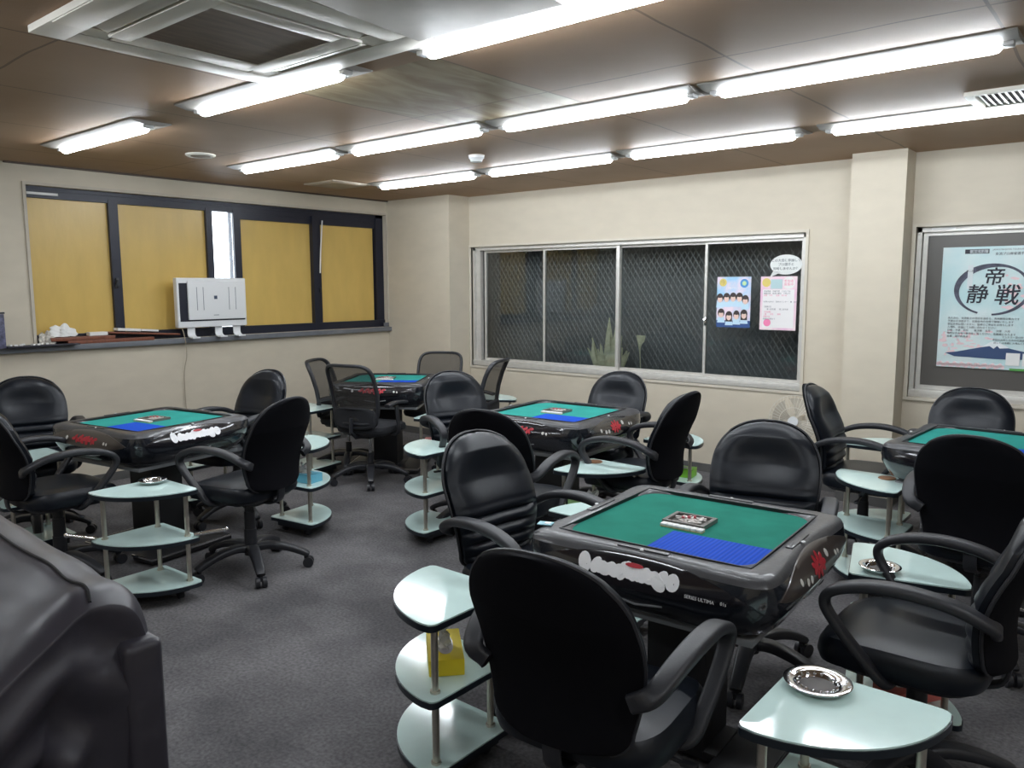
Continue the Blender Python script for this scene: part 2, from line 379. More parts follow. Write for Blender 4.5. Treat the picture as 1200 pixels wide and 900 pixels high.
# window reveal frames (cream timber) + aluminium frames
def window_back():
    r = thing('window_1', None, None); struct(r)
    w = MB(); x0, x1, z0, z1 = WX0, WX1, WZ0, WZ1; p = .022
    w.b2(x0-p, x1+p, YW-.012, YW+.02, z1, z1+p); w.b2(x0-p, x1+p, YW-.012, YW+.02, z0-p, z0)
    w.b2(x0-p, x0, YW-.012, YW+.02, z0, z1); w.b2(x1, x1+p, YW-.012, YW+.02, z0, z1)
    w.build('casing', mat('cream_casing', (0.60, 0.55, 0.46), 0.5), r, smooth=0)
    w = MB(); t = .03
    w.b2(x0, x1, YW+.03, YW+.12, z1-t-.005, z1); w.b2(x0, x1, YW+.012, YW+.12, z0, z0+.055, bev=.006)
    w.b2(x0, x0+t, YW+.03, YW+.12, z0, z1); w.b2(x1-t, x1, YW+.03, YW+.12, z0, z1)
    w.b2(x0+t, x0+t+.05, YW+.05, YW+.10, z0, z1)
    w.build('window_frame', M_ALU, r, smooth=30)
    sash = [(-5.545, -4.75, .095), (-4.76, -3.895, .075), (-3.905, -3.03, .095), (-3.045, -2.21, .075)]
    for i, (a, b, dy) in enumerate(sash):
        w = MB(); y = YW+dy; h0 = z0+.05; h1 = z1-t; s = .022
        w.b2(a, a+s, y-.012, y+.012, h0, h1); w.b2(b-s, b, y-.012, y+.012, h0, h1)
        w.b2(a+s, b-s, y-.012, y+.012, h0, h0+.03); w.b2(a+s, b-s, y-.012, y+.012, h1-.028, h1)
        so = w.build('sash', M_ALU, r, smooth=30)
        MB().b2(a+s, b-s, y-.003, y+.003, h0+.03, h1-.028).build('pane', M_PANE, so, smooth=0)
    w = MB(); w.b2(-3.915, -3.88, YW+.05, YW+.066, z0+.05, z1-t, bev=.003); w.build('meeting_post', M_ALU, r)
    w = MB(); w.box((-3.022, YW+.052, 1.28), (.02, .018, .07), bev=.005); w.cyl((-3.022, YW+.05, 1.29), (-3.022, YW+.025, 1.30), .007)
    w.build('latch', M_CHROME, r)
window_back()
def window_right():
    r = thing('window_2', None, None); struct(r)
    x0, x1, z0, z1 = RX0, RX1, RZ0, RZ1; p = .022; w = MB()
    w.b2(x0-p, x1+p, YW-.012, YW+.02, z1, z1+p); w.b2(x0-p, x1+p, YW-.02, YW+.02, z0-p, z0)
    w.b2(x0-p, x0, YW-.012, YW+.02, z0, z1); w.b2(x1, x1+p, YW-.012, YW+.02, z0, z1)
    w.build('casing', mat('cream_casing', (0.60, 0.55, 0.46), 0.5), r, smooth=0)
    w = MB(); t = .03
    w.b2(x0, x1, YW+.03, YW+.12, z1-t-.005, z1); w.b2(x0, x1, YW+.012, YW+.12, z0, z0+.055, bev=.006)
    w.b2(x0, x0+t, YW+.03, YW+.12, z0, z1); w.b2(x1-t, x1, YW+.03, YW+.12, z0, z1)
    w.build('window_frame', M_ALU, r, smooth=30)
    for a, b, dy in ((x0+.035, .12, .075), (.10, x1-.03, .095)):
        w = MB(); y = YW+dy; h0 = z0+.05; h1 = z1-t; s = .03
        w.b2(a, a+s, y-.014, y+.012, h0, h1); w.b2(b-s, b, y-.014, y+.012, h0, h1)
        w.b2(a+s, b-s, y-.014, y+.012, h0, h0+.035); w.b2(a+s, b-s, y-.014, y+.012, h1-.03, h1)
        so = w.build('sash', M_ALU, r, smooth=30)
        MB().b2(a+s, b-s, y-.003, y+.003, h0+.035, h1-.03).build('pane', mat('grey_frosted_pane', (0.105, 0.098, 0.09), 0.35), so, smooth=0)
    MB().b2(x0+.09, x0+.24, YW+.029, YW+.033, z1-.025, z1-.006).build('sticker', M_PAPER, r, smooth=0)
window_right()
# expanded metal screen outside window 1: zigzag strands
def screen():
    w = MB(); y = YW+.36; dx = .028; dz = .0425; nx = int((WX1-WX0+.1)/dx); nz = int((WZ1-WZ0+.1)/dz)
    for i in range(nx+1):
        for sgn in (0, 1):
            pass
        x = WX0-.05+i*dx
        L_ = []; R_ = []
        for k in range(nz+1):
            z = WZ0-.05+k*dz; xx = x+((k % 2)-.5)*(dx-.004)*(1 if i % 2 else -1)
            L_.append((xx-.0042, y, z)); R_.append((xx+.0042, y+.004, z))
        V = [[w.bm.verts.new(p) for p in q] for q in (L_, R_, [(a, b+.004, c) for a, b, c in R_], [(a, b+.004, c) for a, b, c in L_])]
        for k in range(nz):
            for a, b in ((0, 1), (1, 2), (2, 3), (3, 0)):
                w.bm.faces.new((V[a][k], V[b][k], V[b][k+1], V[a][k+1]))
    o = w.build('metal_screen', M_SMESH, smooth=0)
    tag(o, 'grey expanded-metal security screen behind the long four-pane window', 'screen')
screen()
def plants():
    r = thing('dried_plant', 'pale dried leafy plant outside the second pane of the long window', 'plant', (-4.12, YW+.245, .295))
    MB().lathe([(.07, 0), (.10, .02), (.12, .22), (.105, .22), (.09, .20), (.0, .20)]).build('pot', mat('pot_grey', (0.2, 0.19, 0.17), .7), r)
    w = MB()
    for k in range(46):
        a = random.uniform(-1, 1); L_ = random.uniform(.45, .85)*(1-.25*abs(a)); pts = []
        for t in (0, .35, .7, 1.0): pts.append((a*L_*.42*t**1.2+random.uniform(-.01, .01), random.uniform(-.05, .05)*t, .18+L_*t*(1-.15*abs(a))))
        w.sweep(catmull(pts, 3), [(.020, 0), (0, .002), (-.020, 0), (0, -.002)], up=(1, 0, .1), scales=[.5, .8, 1, 1.25, 1.4, 1.4, 1.3, 1.1, .7, .3][:len(catmull(pts, 3))])
    w.build('leaves', M_PLANT, r)
    r = thing('young_sprig', 'single pale sprig outside the third pane of the long window', 'plant', (-3.76, YW+.245, .295))
    w = MB(); w.tube([(0, 0, 0), (.01, 0, .4), (-.01, 0, .76)], .005)
    for k in range(5): w.sweep([(-.01, 0, .70+k*.01), (-.02+.012*k, .0, .76+k*.006), (-.04+.02*k, 0, .83)], [(.014, 0), (0, .001), (-.008, 0), (0, -.001)], up=(1, 0, .1))
    w.build('stem', M_PLANT, r)
    MB().lathe([(.04, 0), (.06, .01), (.07, .14), (.06, .14), (.05, .12), (0, .12)]).build('pot', mat('pot_grey', (0.2, 0.19, 0.17), .7), r)
plants()
# left window: dark frame, yellow films
def window_left():
    r = thing('window_3', None, None); struct(r); xf = XL-.05; F = M_DARKFR
    w = MB(); xb = XL-.14
    w.b2(xb, xf, LY0, LY1, LZ1-.03, LZ1); w.b2(xb, xf+.01, LY0, LY1, LZ0, LZ0+.075)
    w.b2(xb, xf, LY0, LY0+.018, LZ0, LZ1); w.b2(xb, xf, LY1-.10, LY1, LZ0, LZ1)
    w.b2(xb, xf-.01, 2.335, 5.80, LZ1-.085, LZ1-.03); w.b2(xb, xf-.015, 4.09, 5.80, LZ1-.14, LZ1-.085); w.b2(xb-.03, xb-.01, LY0, 3.85, LZ0, LZ1); w.b2(xb-.03, xb-.01, 4.08, LY1, LZ0, LZ1)  # last two boxes: unseen backing added to stop sky light leaking past the films
    w.build('window_frame', F, r, smooth=0)
    for n_, (a, b, y1) in enumerate([(2.955, 3.03, 0), (3.80, 3.86, 0), (4.07, 4.14, 0), (4.925, 4.985, .02), (4.985, 5.035, 0)]):
        MB().b2(xb, xf+y1-.005, a, b, LZ0+.07, LZ1-.06).build('mullion', F, r, smooth=0)
    zc = LZ0+.072; zt = LZ1-.075
    for a, b, z0, z1 in ((2.355, 2.96, zc, zt), (3.025, 3.805, zc, zt), (4.14, 4.93, zc-.01, zt-.065), (5.03, 5.745, zc, zt-.01)):
        MB().b2(xf-.045, xf-.037, a, b, z0, z1).build('yellow_film', M_FILM, r, smooth=0, label='mustard yellow film over the pane')
    MB().b2(xb+.05, xb+.055, 3.86, 4.07, LZ0+.07, LZ1-.06).build('pane', M_PANE, r, smooth=0)
    w = MB(); w.b2(xf-.02, xf+.0, 2.36, 2.58, LZ1-.062, LZ1-.044); w.build('sticker', M_PAPER, r, smooth=0)
    w = MB(); w.box((xf+.005, 2.985, 1.62), (.02, .022, .08), bev=.004); w.tube([(xf+.01, 2.985, 1.64), (xf+.03, 2.965, 1.61), (xf+.025, 2.96, 1.58)], .007); w.build('latch', M_PLAST, r)
    w = MB(); w.box((xf+.018, 5.0, 1.55), (.02, .02, .05), bev=.004); w.build('latch', M_PLAST, r)
    MB().sweep([(xf+.02, 5.045, 2.245), (xf+.02, 5.015, 1.95), (xf+.02, 5.0, 1.72)], [(.008, 0), (0, .002), (-.008, 0), (0, -.002)], up=(0, 1, 0)).build('tape_strip', M_PAPER, r)
    w = MB(); c = .022
    w.b2(XL-.005, XL+.012, LY0-c, LY1+c, LZ1, LZ1+c); w.b2(XL-.005, XL+.012, LY0-c, LY0, LZ0, LZ1); w.b2(XL-.005, XL+.012, LY1, LY1+c, LZ0, LZ1)
    w.build('casing', M_WALLD, r, smooth=0)
    # window stool
    s = MB(); s.b2(XL-.05, XL+.05, .6, YP-.0005, LZ0-.045, LZ0-.002, bev=.004)
    s.build('window_sill', M_SILL, r)
window_left()
MB().b2(XL+.001, XL+.012, 5.80, 5.868, LZ0+.0, LZ0+.045).build('sill_end_cap', M_SILL, bpy.data.objects['window_3'])

# ------------------------------------------------------------------ ceiling things
def lamp_proto():
    r = thing('ceiling_light', '', 'light')
    w = MB(); sec = [(-.115, 0), (-.115, -.006), (-.05, -.020), (.05, -.020), (.115, -.006), (.115, 0)]
    w.rings([[(-.625, y, z) for y, z in sec], [(.625, y, z) for y, z in sec]])
    w.build('mounting_plate', M_PLATE, r)
    w = MB(); n = 10; L_ = .565
    def ring(x, k): return [(x, .026*k*math.cos(PI*i/n+PI)*1.0, -.020-.034*k*math.sin(PI*i/n)**.8) for i in range(n+1)]
    w.rings([ring(-L_, .55), ring(-L_+.012, .9), ring(-L_+.03, 1), ring(L_-.03, 1), ring(L_-.012, .9), ring(L_, .55)])
    w.build('lamp_tube', M_LAMP, r)
    for sx in (-1, 1): MB().box((sx*.585, 0, -.026), (.038, .05, .020), bev=.005).build('end_cap', mat('cap_white', (.6, .6, .6), .4), r)
    return r
LP = lamp_proto()
spots = [
 (-1.70, 2.24, 'long ceiling tube light nearest the camera, beside the air conditioner panel', 'a'),
 (-3.32, 2.22, 'ceiling tube light half tucked beyond the corner of the air conditioner', 'a'),
 (-5.06, 2.23, 'leftmost short-looking ceiling tube light above the left table', 'a'),
 (-1.12, 3.56, 'ceiling tube light at right in the middle row, above the fan', 'a'),
 (-2.40, 3.54, 'ceiling tube light touching the bare stained board, middle row', 'a'),
 (-3.70, 3.52, 'ceiling tube light in the middle row between stained board and left end', 'a'),
 (-5.00, 3.51, 'ceiling tube light at the left end of the middle row, above the purifier window', 'a'),
 (-1.02, 4.86, 'rightmost ceiling tube light of the far row, running off the picture edge', 'a'),
 (-2.37, 4.86, 'ceiling tube light of the far row above the posters', 'a'),
 (-3.68, 4.88, 'ceiling tube light of the far row in front of the long window middle', 'a'),
 (-4.98, 4.88, 'ceiling tube light of the far row nearest the room corner pillar', 'a'),
]
first = True
for x, y, lab, _ in spots:
    if first: LP.location = (x, y, H); LP['label'] = lab; LP['group'] = 'ceiling tube lights'; first = False
    else: dup(LP, (x, y, H), 0, lab, 'ceiling tube lights')
# the rest of the room's lamps, behind and beside the camera
for k, (x, y) in enumerate([(-3.3, .4), (-.4, -.3), (-5.0, -.4), (1.0, .9), (.9, 2.24)]):
    dup(LP, (x, y, H), 0, 'ceiling tube light outside the picture, behind or beside the camera', 'ceiling tube lights out of view')

def ac():
    cx, cy, s = -2.66, 1.67, .505
    r = thing('air_conditioner', 'square beige ceiling air conditioner panel with dark intake grille', 'air conditioner', (cx, cy, H))
    w = MB(); z0 = -.026
    def fr(a, b, za, zb, bev=.002):
        w.b2(-a, a, -a, -b, za, zb, bev=bev); w.b2(-a, a, b, a, za, zb, bev=bev); w.b2(-a, -b, -b, b, za, zb, bev=bev); w.b2(b, a, -b, b, za, zb, bev=bev)
    fr(s, .385, z0, -.001); fr(.315, .235, z0-.008, -.01)
    for sx, sy in ((1, 1), (1, -1), (-1, 1), (-1, -1)): w.b2(sx*.29, sx*.39, sy*.29, sy*.39, z0+.002, -.005)
    w.build('panel', M_ACW, r)
    w = MB(); w.b2(-.39, .39, -.39, .39, -.012, -.008); w.build('slot_back', M_DARK, r)
    w = MB(); w.b2(-.24, .24, -.24, .24, z0-.004, z0+.006); w.build('intake_grille', M_ACG, r)
    for k in range(4):
        R = Matrix.Rotation(k*PI/2, 4, 'Z')
        w = MB(); w.box((0, .352, z0+.004), (.56, .050, .006), rot=Matrix.Rotation(math.radians(0 if k == 1 else 14), 4, 'X'), bev=.002); w.xf(R); w.build('louver', M_ACW, r)
    w = MB(); w.b2(-.31, .31, .39, .50, z0-.004, z0+.004, bev=.002); w.xf(Matrix.Rotation(PI, 4, 'Z')); w.build('edge_cover', mat('ac_cover', (0.80, 0.77, 0.70), .4), r)
ac()
def hatch():
    w = MB(); w.box((0, 0, -.028), (.62, .92, .012), bev=.003)
    o = w.build('sagging_ceiling_board', mat('pale_board', (0.42, 0.39, 0.34), .5, var=.15, vscale=5)); o.location = (-1.82, 1.64, H); o.rotation_euler = (math.radians(-1.0), 0, math.radians(3))
    tag(o, 'pale loose ceiling board sagging between air conditioner and nearest lamp', 'ceiling board')
hatch()
def misc_ceiling():
    r = thing('round_vent', 'round flat ceiling vent near the left window', 'vent', (-5.28, 2.99, H))
    MB().lathe([(.10, 0), (.10, -.008), (.085, -.016), (.07, -.012)], seg=32).build('rim', M_ACW, r)
    MB().lathe([(.066, -.002), (.066, -.014), (.03, -.02), (0, -.02)], seg=32).build('disc', mat('vent_disc', (.3, .24, .19), .6), r)
    r = thing('square_hatch', 'square beige ceiling access hatch near the back left corner', 'hatch', (-5.85, 4.62, H))
    w = MB(); w.b2(-.21, .21, -.21, .21, -.012, 0, bev=.004); w.build('frame', mat('hatch_beige', (.42, .35, .27), .5), r)
    w = MB(); w.b2(-.18, .18, -.18, .18, -.017, -.010, bev=.002); w.build('lid', mat('hatch_lid', (.33, .26, .19), .5), r)
    r = thing('smoke_detector', 'small white round smoke detector between the lamp rows', 'smoke detector', (-3.85, 4.27, H))
    MB().lathe([(.055, 0), (.055, -.02), (.045, -.028), (.04, -.045), (.0, -.05)]).build('body', M_WHITE, r)
    MB().lathe([(.058, 0), (.058, -.006), (.05, -.008)]).build('base', M_ACW, r)
    r = thing('vent_grille', 'rectangular slatted ceiling vent at the right picture edge', 'vent', (-.58, 4.62, H))
    w = MB(); w.b2(-.26, .26, -.19, -.16, -.02, 0); w.b2(-.26, .26, .16, .19, -.02, 0); w.b2(-.26, -.22, -.16, .16, -.02, 0); w.b2(.22, .26, -.16, .16, -.02, 0); w.build('frame', M_ACW, r)
    MB().b2(-.22, .22, -.16, .16, -.003, -.001).build('dark_backing', M_DARK, r)
    w = MB()
    for k in range(16): w.box((-.22+.0275*k+.014, 0, -.011), (.014, .32, .003), rot=Matrix.Rotation(.5, 4, 'Y'))
    w.build('slats', M_ACW, r)
misc_ceiling()

# ------------------------------------------------------------------ chairs
def star_base(r, metal=False, rad=.30):
    for k in range(5):
        a = 2*PI*k/5+.3; R = Matrix.Rotation(a, 4, 'Z')
        w = MB(); pts = catmull([(.02, 0, .128), (.10, 0, .138), (.20, 0, .120), (rad-.01, 0, .084), (rad+.012, 0, .068)], 4)
        w.sweep(pts, rrect(.066, .040, .014, 3), up=(0, 1, 0), scales=[1.1-.42*i/(len(pts)-1) for i in range(len(pts))])
        w.cyl((rad, 0, .088), (rad, 0, .052), .013); w.xf(R)
        leg = w.build('base_leg', M_PLAST, r)
        w = MB()
        for s in (-1, 1): w.cyl((rad+.012, s*.007, .029), (rad+.012, s*.028, .029), .029, seg=18)
        w.box((rad+.008, 0, .046), (.036, .012, .022), bev=.004); w.xf(R)
        w.build('caster', M_PLAST, leg)
def leather_chair():
    r = thing('office_armchair', '', 'chair')
    # seat
    w = MB(); rs = []
    for z, k, n in ((.405, .86, 4), (.415, .97, 4), (.44, 1.0, 4), (.465, .985, 4), (.485, .93, 4), (.496, .80, 3.6), (.500, .5, 3), (.500, .15, 2)):
        ring = []
        for x, y in superell(.245*k, .24*k, n, 48):
            zz = z - (.022*max(0, y/.24)**2.5) + .012*abs(x/.245)**3*(k if z > .45 else 0)
            ring.append((x, y+.03, zz+.035))
        rs.append(ring)
    w.rings(rs); w.build('seat', M_LEATH, r)
    w = MB(); w.rings([[(x, y+.03, z+.035) for x, y in superell(.22*k, .215*k, 4, 32)] for z, k in ((.388, .75), (.392, .95), (.408, 1.02), (.412, 1.0))]); w.build('seat_pan', M_PLAST, r)
    # backrest surfaces
    def hw(t):
        if t < .12: return .188*(.62+.38*math.sqrt(max(0, 1-((.12-t)/.12)**2)))
        if t < .55: return .188+.032*math.sin(PI/2*(t-.12)/.43)
        q = (t-.55)/.45; return .220*max(0.0, 1-q**2.6)**(1/2.2)
    def spine(t):
        z = .500+.495*t; y = -.222 + .022*math.sin(PI*min(1, t*1.5)) - .115*t**1.6
        return y, z
    def surf(t, u, front):
        h = hw(t); y, z = spine(t); x = u*h
        edge = (abs(u)**4)
        wrap = .040*(x/.24)**2
        if front:
            th = .060*(1-.9*edge)*min(1, (1-t)*9)**.5*min(1, t*12+.1)**.5
            dish = -.024*math.exp(-((t-.70)/.15)**2)*math.exp(-(u/.62)**4)
            cr = 0
            if t < .50:
                ph = t/.50*5.0; cr = -.022*(1-abs(math.sin(PI*ph))**.75)*(1-abs(u)**6)*min(1, (.50-t)*14)
            return (x, y+wrap+.014+th+dish+cr, z)
        th = .020*(1-edge)
        return (x*1.012, y+wrap-.012-th, z+.004*(t > .9))
    def tmap(q): return q+.10*math.sin(2*PI*q)*-1 if False else (q*1.04 if q < .5 else 1-(1-q)**1.5*(.48/.5**1.5))
    def grid(front, nt=96, nu=22):
        w = MB(); V = []
        for i in range(nt+1):
            t = i/nt; t = tmap(t)
            V.append([w.bm.verts.new(surf(t, -1+2*j/nu, front)) for j in range(nu+1)])
        return w, V
    w, V = grid(True); nt = len(V)-1; nu = len(V[0])-1
    back = []
    for i in range(nt+1):
        t = tmap(i/nt); back.append([])
        for j in range(nu+1):
            u = -1+2*j/nu; x, y, z = surf(t, u, True); _, y2, _ = surf(t, u, False); back[-1].append(w.bm.verts.new((x*.985, y2+.014+.02*(1-u**4), z)))
    def skin(w, A, B):
        for i in range(nt):
            for j in range(nu):
                w.bm.faces.new((A[i][j], A[i][j+1], A[i+1][j+1], A[i+1][j])); w.bm.faces.new((B[i][j], B[i+1][j], B[i+1][j+1], B[i][j+1]))
        for i in range(nt):
            w.bm.faces.new((A[i][0], A[i+1][0], B[i+1][0], B[i][0])); w.bm.faces.new((A[i][nu], B[i][nu], B[i+1][nu], A[i+1][nu]))
        for j in range(nu):
            w.bm.faces.new((A[0][j], B[0][j], B[0][j+1], A[0][j+1])); w.bm.faces.new((A[nt][j], A[nt][j+1], B[nt][j+1], B[nt][j]))
    skin(w, V, back); bmesh.ops.remove_doubles(w.bm, verts=w.bm.verts[:], dist=.0004)
    w.build('backrest', M_LEATH, r, smooth=60)
    w, V = grid(False)
    inn = [[w.bm.verts.new((v.co.x*.99, v.co.y+.016, v.co.z)) for v in row] for row in V]
    skin(w, inn, V); bmesh.ops.remove_doubles(w.bm, verts=w.bm.verts[:], dist=.0004)
    w.build('back_shell', M_SHELL, r, smooth=60)
    # piping around the shell
    w = MB(); pts = [surf(.5-.5*math.cos(PI*i/40), -1, False) for i in range(2, 40)]+[surf(.5-.5*math.cos(PI*i/40), 1, False) for i in range(39, 1, -1)]
    w.tube([(x*1.005, y+.008, z) for x, y, z in pts], .006, seg=6); w.build('edge_piping', M_ARM, r)
    for s in (-1, 1):
        w = MB()
        P = catmull([(s*.195, -.225, .650), (s*.245, -.215, .680), (s*.270, -.13, .722), (s*.280, -.01, .738), (s*.281, .10, .728), (s*.280, .185, .695), (s*.278, .205, .650), (s*.272, .165, .585), (s*.258, .095, .500), (s*.235, .045, .440), (s*.16, .035, .428)], 6)
        n = len(P); prof = rrect(.056, .032, .013, 3)
        sc_ = [(.8+.25*math.sin(PI*min(1, i/(n*.62)))) for i in range(n)]
        w.sweep(P, prof, up=(1, 0, 0), scales=sc_); w.build('armrest', M_ARM, r, smooth=50)
    w = MB(); w.cyl((0, 0, .09), (0, 0, .24), .036, .034, seg=20); w.cyl((0, 0, .24), (0, 0, .34), .031, .030, seg=20); w.cyl((0, 0, .34), (0, 0, .40), .026, seg=18)
    w.build('gas_column', M_PLAST, r)
    w = MB(); w.box((0, -.01, .410), (.15, .22, .034), bev=.008); w.tube([(.06, 0, .404), (.16, .02, .397), (.235, .02, .39)], .006); w.box((.25, .02, .39), (.045, .022, .012), bev=.004)
    w.sweep(catmull([(0, -.10, .408), (0, -.18, .410), (0, -.235, .45), (0, -.238, .58)], 4), rrect(.05, .012, .004, 2), up=(1, 0, 0))
    w.build('tilt_mechanism', M_PLAST, r)
    star_base(r)
    return r
def mesh_chair():
    r = thing('mesh_office_chair', '', 'chair')
    w = MB(); rs = []
    for z, k in ((.42, .86), (.43, .97), (.455, 1.0), (.48, .97), (.494, .85), (.50, .5), (.50, .15)):
        rs.append([(x, y+.03, z-.02*max(0, y/.24)**2.5) for x, y in superell(.24*k, .23*k, 4, 40)])
    w.rings(rs); w.build('seat', mat('black_fabric', (.014, .015, .019), .8, bump=.3, bscale=400), r)
    w = MB(); w.rings([[(x, y+.03, z) for x, y in superell(.20*k, .195*k, 4, 32)] for z, k in ((.40, .8), (.405, 1), (.425, 1.05))]); w.build('seat_pan', M_PLAST, r)
    # frame
    def fp(x, z):
        t = max(0, (z-.52)/.45); return (x, -.215-.02*math.sin(PI*t)*-1-.10*t**1.4+.045*(x/.22)**2, z)
    loop = []
    for k in range(64):
        x, zz = superell(.215, .235, 5.5, 64)[k]; z = .745+zz; x *= (1-.06*(z-.745)/.235*-1) if z < .745 else 1.0
        loop.append(Vector(fp(x, z)))
    w = MB(); prof = rrect(.024, .036, .009, 2); rs = []
    for i in range(64):
        t = (loop[(i+1) % 64]-loop[i-1]).normalized(); nrm = Vector((0, 1, 0)); nrm = (nrm-t*nrm.dot(t)).normalized(); sd = t.cross(nrm)
        rs.append([loop[i]+sd*a+nrm*b for a, b in prof])
    rs.append(rs[0]); w.rings(rs, cap0=False, cap1=False); bmesh.ops.remove_doubles(w.bm, verts=w.bm.verts[:], dist=1e-5)
    w.build('back_frame', M_PLAST, r, smooth=50)
    w = MB(); V = []
    for i in range(15):
        t = i/14; z = .53+.44*t; q = abs((z-.745)/.232); half = .208*max(0.05, 1-q**5.5)**(1/5.5) if q < 1 else .1
        V.append([w.bm.verts.new(fp(half*(-1+2*j/12), z)) for j in range(13)])
    for i in range(14):
        for j in range(12): w.bm.faces.new((V[i][j], V[i][j+1], V[i+1][j+1], V[i+1][j]))
    w.build('mesh_back', MATS['chair_mesh_fabric'], r, smooth=60)
    w = MB(); w.rings([[(x*1.0, -.228+.045*(x/.22)**2+dy, .555+zz) for x, zz in superell(.205*k, .085*k, 3.5, 32)] for dy, k in ((-.012, .9), (-.005, 1), (.018, 1), (.028, .85))])
    w.build('lumbar_pad', mat('black_fabric', (.014, .015, .019), .8), r)
    for s in (-1, 1):
        w = MB()
        w.sweep(catmull([(s*.20, .02, .405), (s*.262, .02, .42), (s*.275, .0, .52), (s*.268, -.01, .645)], 5), rrect(.04, .018, .007, 2), up=(0, 1, 0))
        w.sweep(catmull([(s*.262, -.13, .655), (s*.27, -.02, .672), (s*.268, .12, .660)], 5), rrect(.055, .024, .010, 3), up=(1, 0, 0))
        w.build('armrest', M_ARM, r, smooth=50)
    w = MB(); w.cyl((0, 0, .12), (0, 0, .24), .026, seg=18); w.build('column_cover', M_PLAST, r)
    w = MB(); w.cyl((0, 0, .24), (0, 0, .39), .014, seg=14); w.build('gas_column', M_CHROME, r)
    w = MB(); w.box((0, -.01, .388), (.14, .2, .03), bev=.008); w.tube([(0, -.09, .39), (0, -.19, .40), (0, -.248, .45), (0, -.243, .56)], .016); w.build('tilt_mechanism', M_PLAST, r)
    star_base(r)
    return r
def rz_of(fx, fy): return math.atan2(-fx, fy)
LC = leather_chair(); MC = mesh_chair(); used = set()
def place(proto, bx, by, fx, fy, label, group, back=.315):
    """bx,by: point under the top of the backrest; (fx,fy): facing"""
    n = math.hypot(fx, fy); fx /= n; fy /= n
    loc = (bx+fx*back, by+fy*back, 0); a = rz_of(fx, fy)
    if proto.name not in used:
        used.add(proto.name); proto.location = loc; proto.rotation_euler = (0, 0, a); proto['label'] = label; proto['group'] = group; return proto
    return dup(proto, loc, a, label, group)
G1 = 'black leather office armchairs around the mahjong tables'
CH = [
 ('C1a', LC, -1.05, 1.35, -.12, 1, 'black armchair seen from behind, nearest the camera at the big front mahjong table'),
 ('C1b', LC, -2.13, 2.34, 1, -.10, 'black armchair with pleated back at the left side of the front mahjong table'),
 ('C1c', LC, -1.30, 3.32, .24, -.96, 'black armchair facing the camera behind the front mahjong table, below the fan'),
 ('C1d', LC, -.20, 2.60, -1, .0, 'black armchair in side view at the right edge, beside the front mahjong table'),
 ('C2a', LC, -2.50, 2.80, -.25, 1, 'black armchair seen from behind at the middle table, hidden partly by the pleated chair'),
 ('C2b', LC, -3.80, 3.93, .92, -.38, 'black armchair at the left side of the middle table, in front of the mesh chairs'),
 ('C2c', LC, -3.06, 4.97, .12, -1, 'black armchair facing the camera under the long window, behind the middle table'),
 ('C2d', LC, -2.02, 3.98, -1, -.03, 'black armchair seen from the side at the right of the middle table'),
 ('C3a', LC, -4.58, 1.34, 0, 1, 'black armchair at the left picture edge directly behind the dark sofa'),
 ('C3b', LC, -5.78, 1.95, .95, -.3, 'black armchair facing right at the far left against the wall, behind the left table'),
 ('C3c', LC, -4.88, 3.20, .15, -1, 'black armchair at the far side of the left table, its back below the purifier'),
 ('C3d', LC, -3.58, 2.46, -.94, -.22, 'black armchair on casters at the right side of the left table, seen from behind'),
 ('C5a', LC, -.55, 3.50, .05, 1, 'black armchair seen from behind at the right-hand table, at the right edge'),
 ('C5b', LC, -1.60, 4.74, 1, .05, 'black armchair in side view between the fan and the right-hand table'),
 ('C5c', LC, -.88, 5.48, .1, -1, 'black armchair under the calligraphy poster, behind the right-hand table'),
]
for k_, pr, bx, by, fx, fy, lab in CH:
    c_ = place(pr, bx, by, fx, fy, lab, G1)
    if k_ in ('C2c', 'C5c'): c_.scale = (1, 1, .957)     # let down a little lower than the rest
G2 = 'black mesh-back office chairs at the far table'
for bx, by, fx, fy, lab in [
 (-4.86, 3.86, -.25, 1, 'mesh-back office chair nearest the camera at the far table, seen from behind'),
 (-5.74, 4.22, .87, .49, 'mesh-back office chair at the left of the far table, beside the left wall'),
 (-5.40, 5.47, .45, -.9, 'mesh-back office chair facing the camera by the corner pillar'),
 (-4.20, 4.96, -.90, -.36, 'mesh-back office chair in side view below the left end of the long window')]:
    c_ = place(MC, bx, by, fx, fy, lab, G2, back=.30)
    if bx < -5: c_.scale = (1, 1, .965)

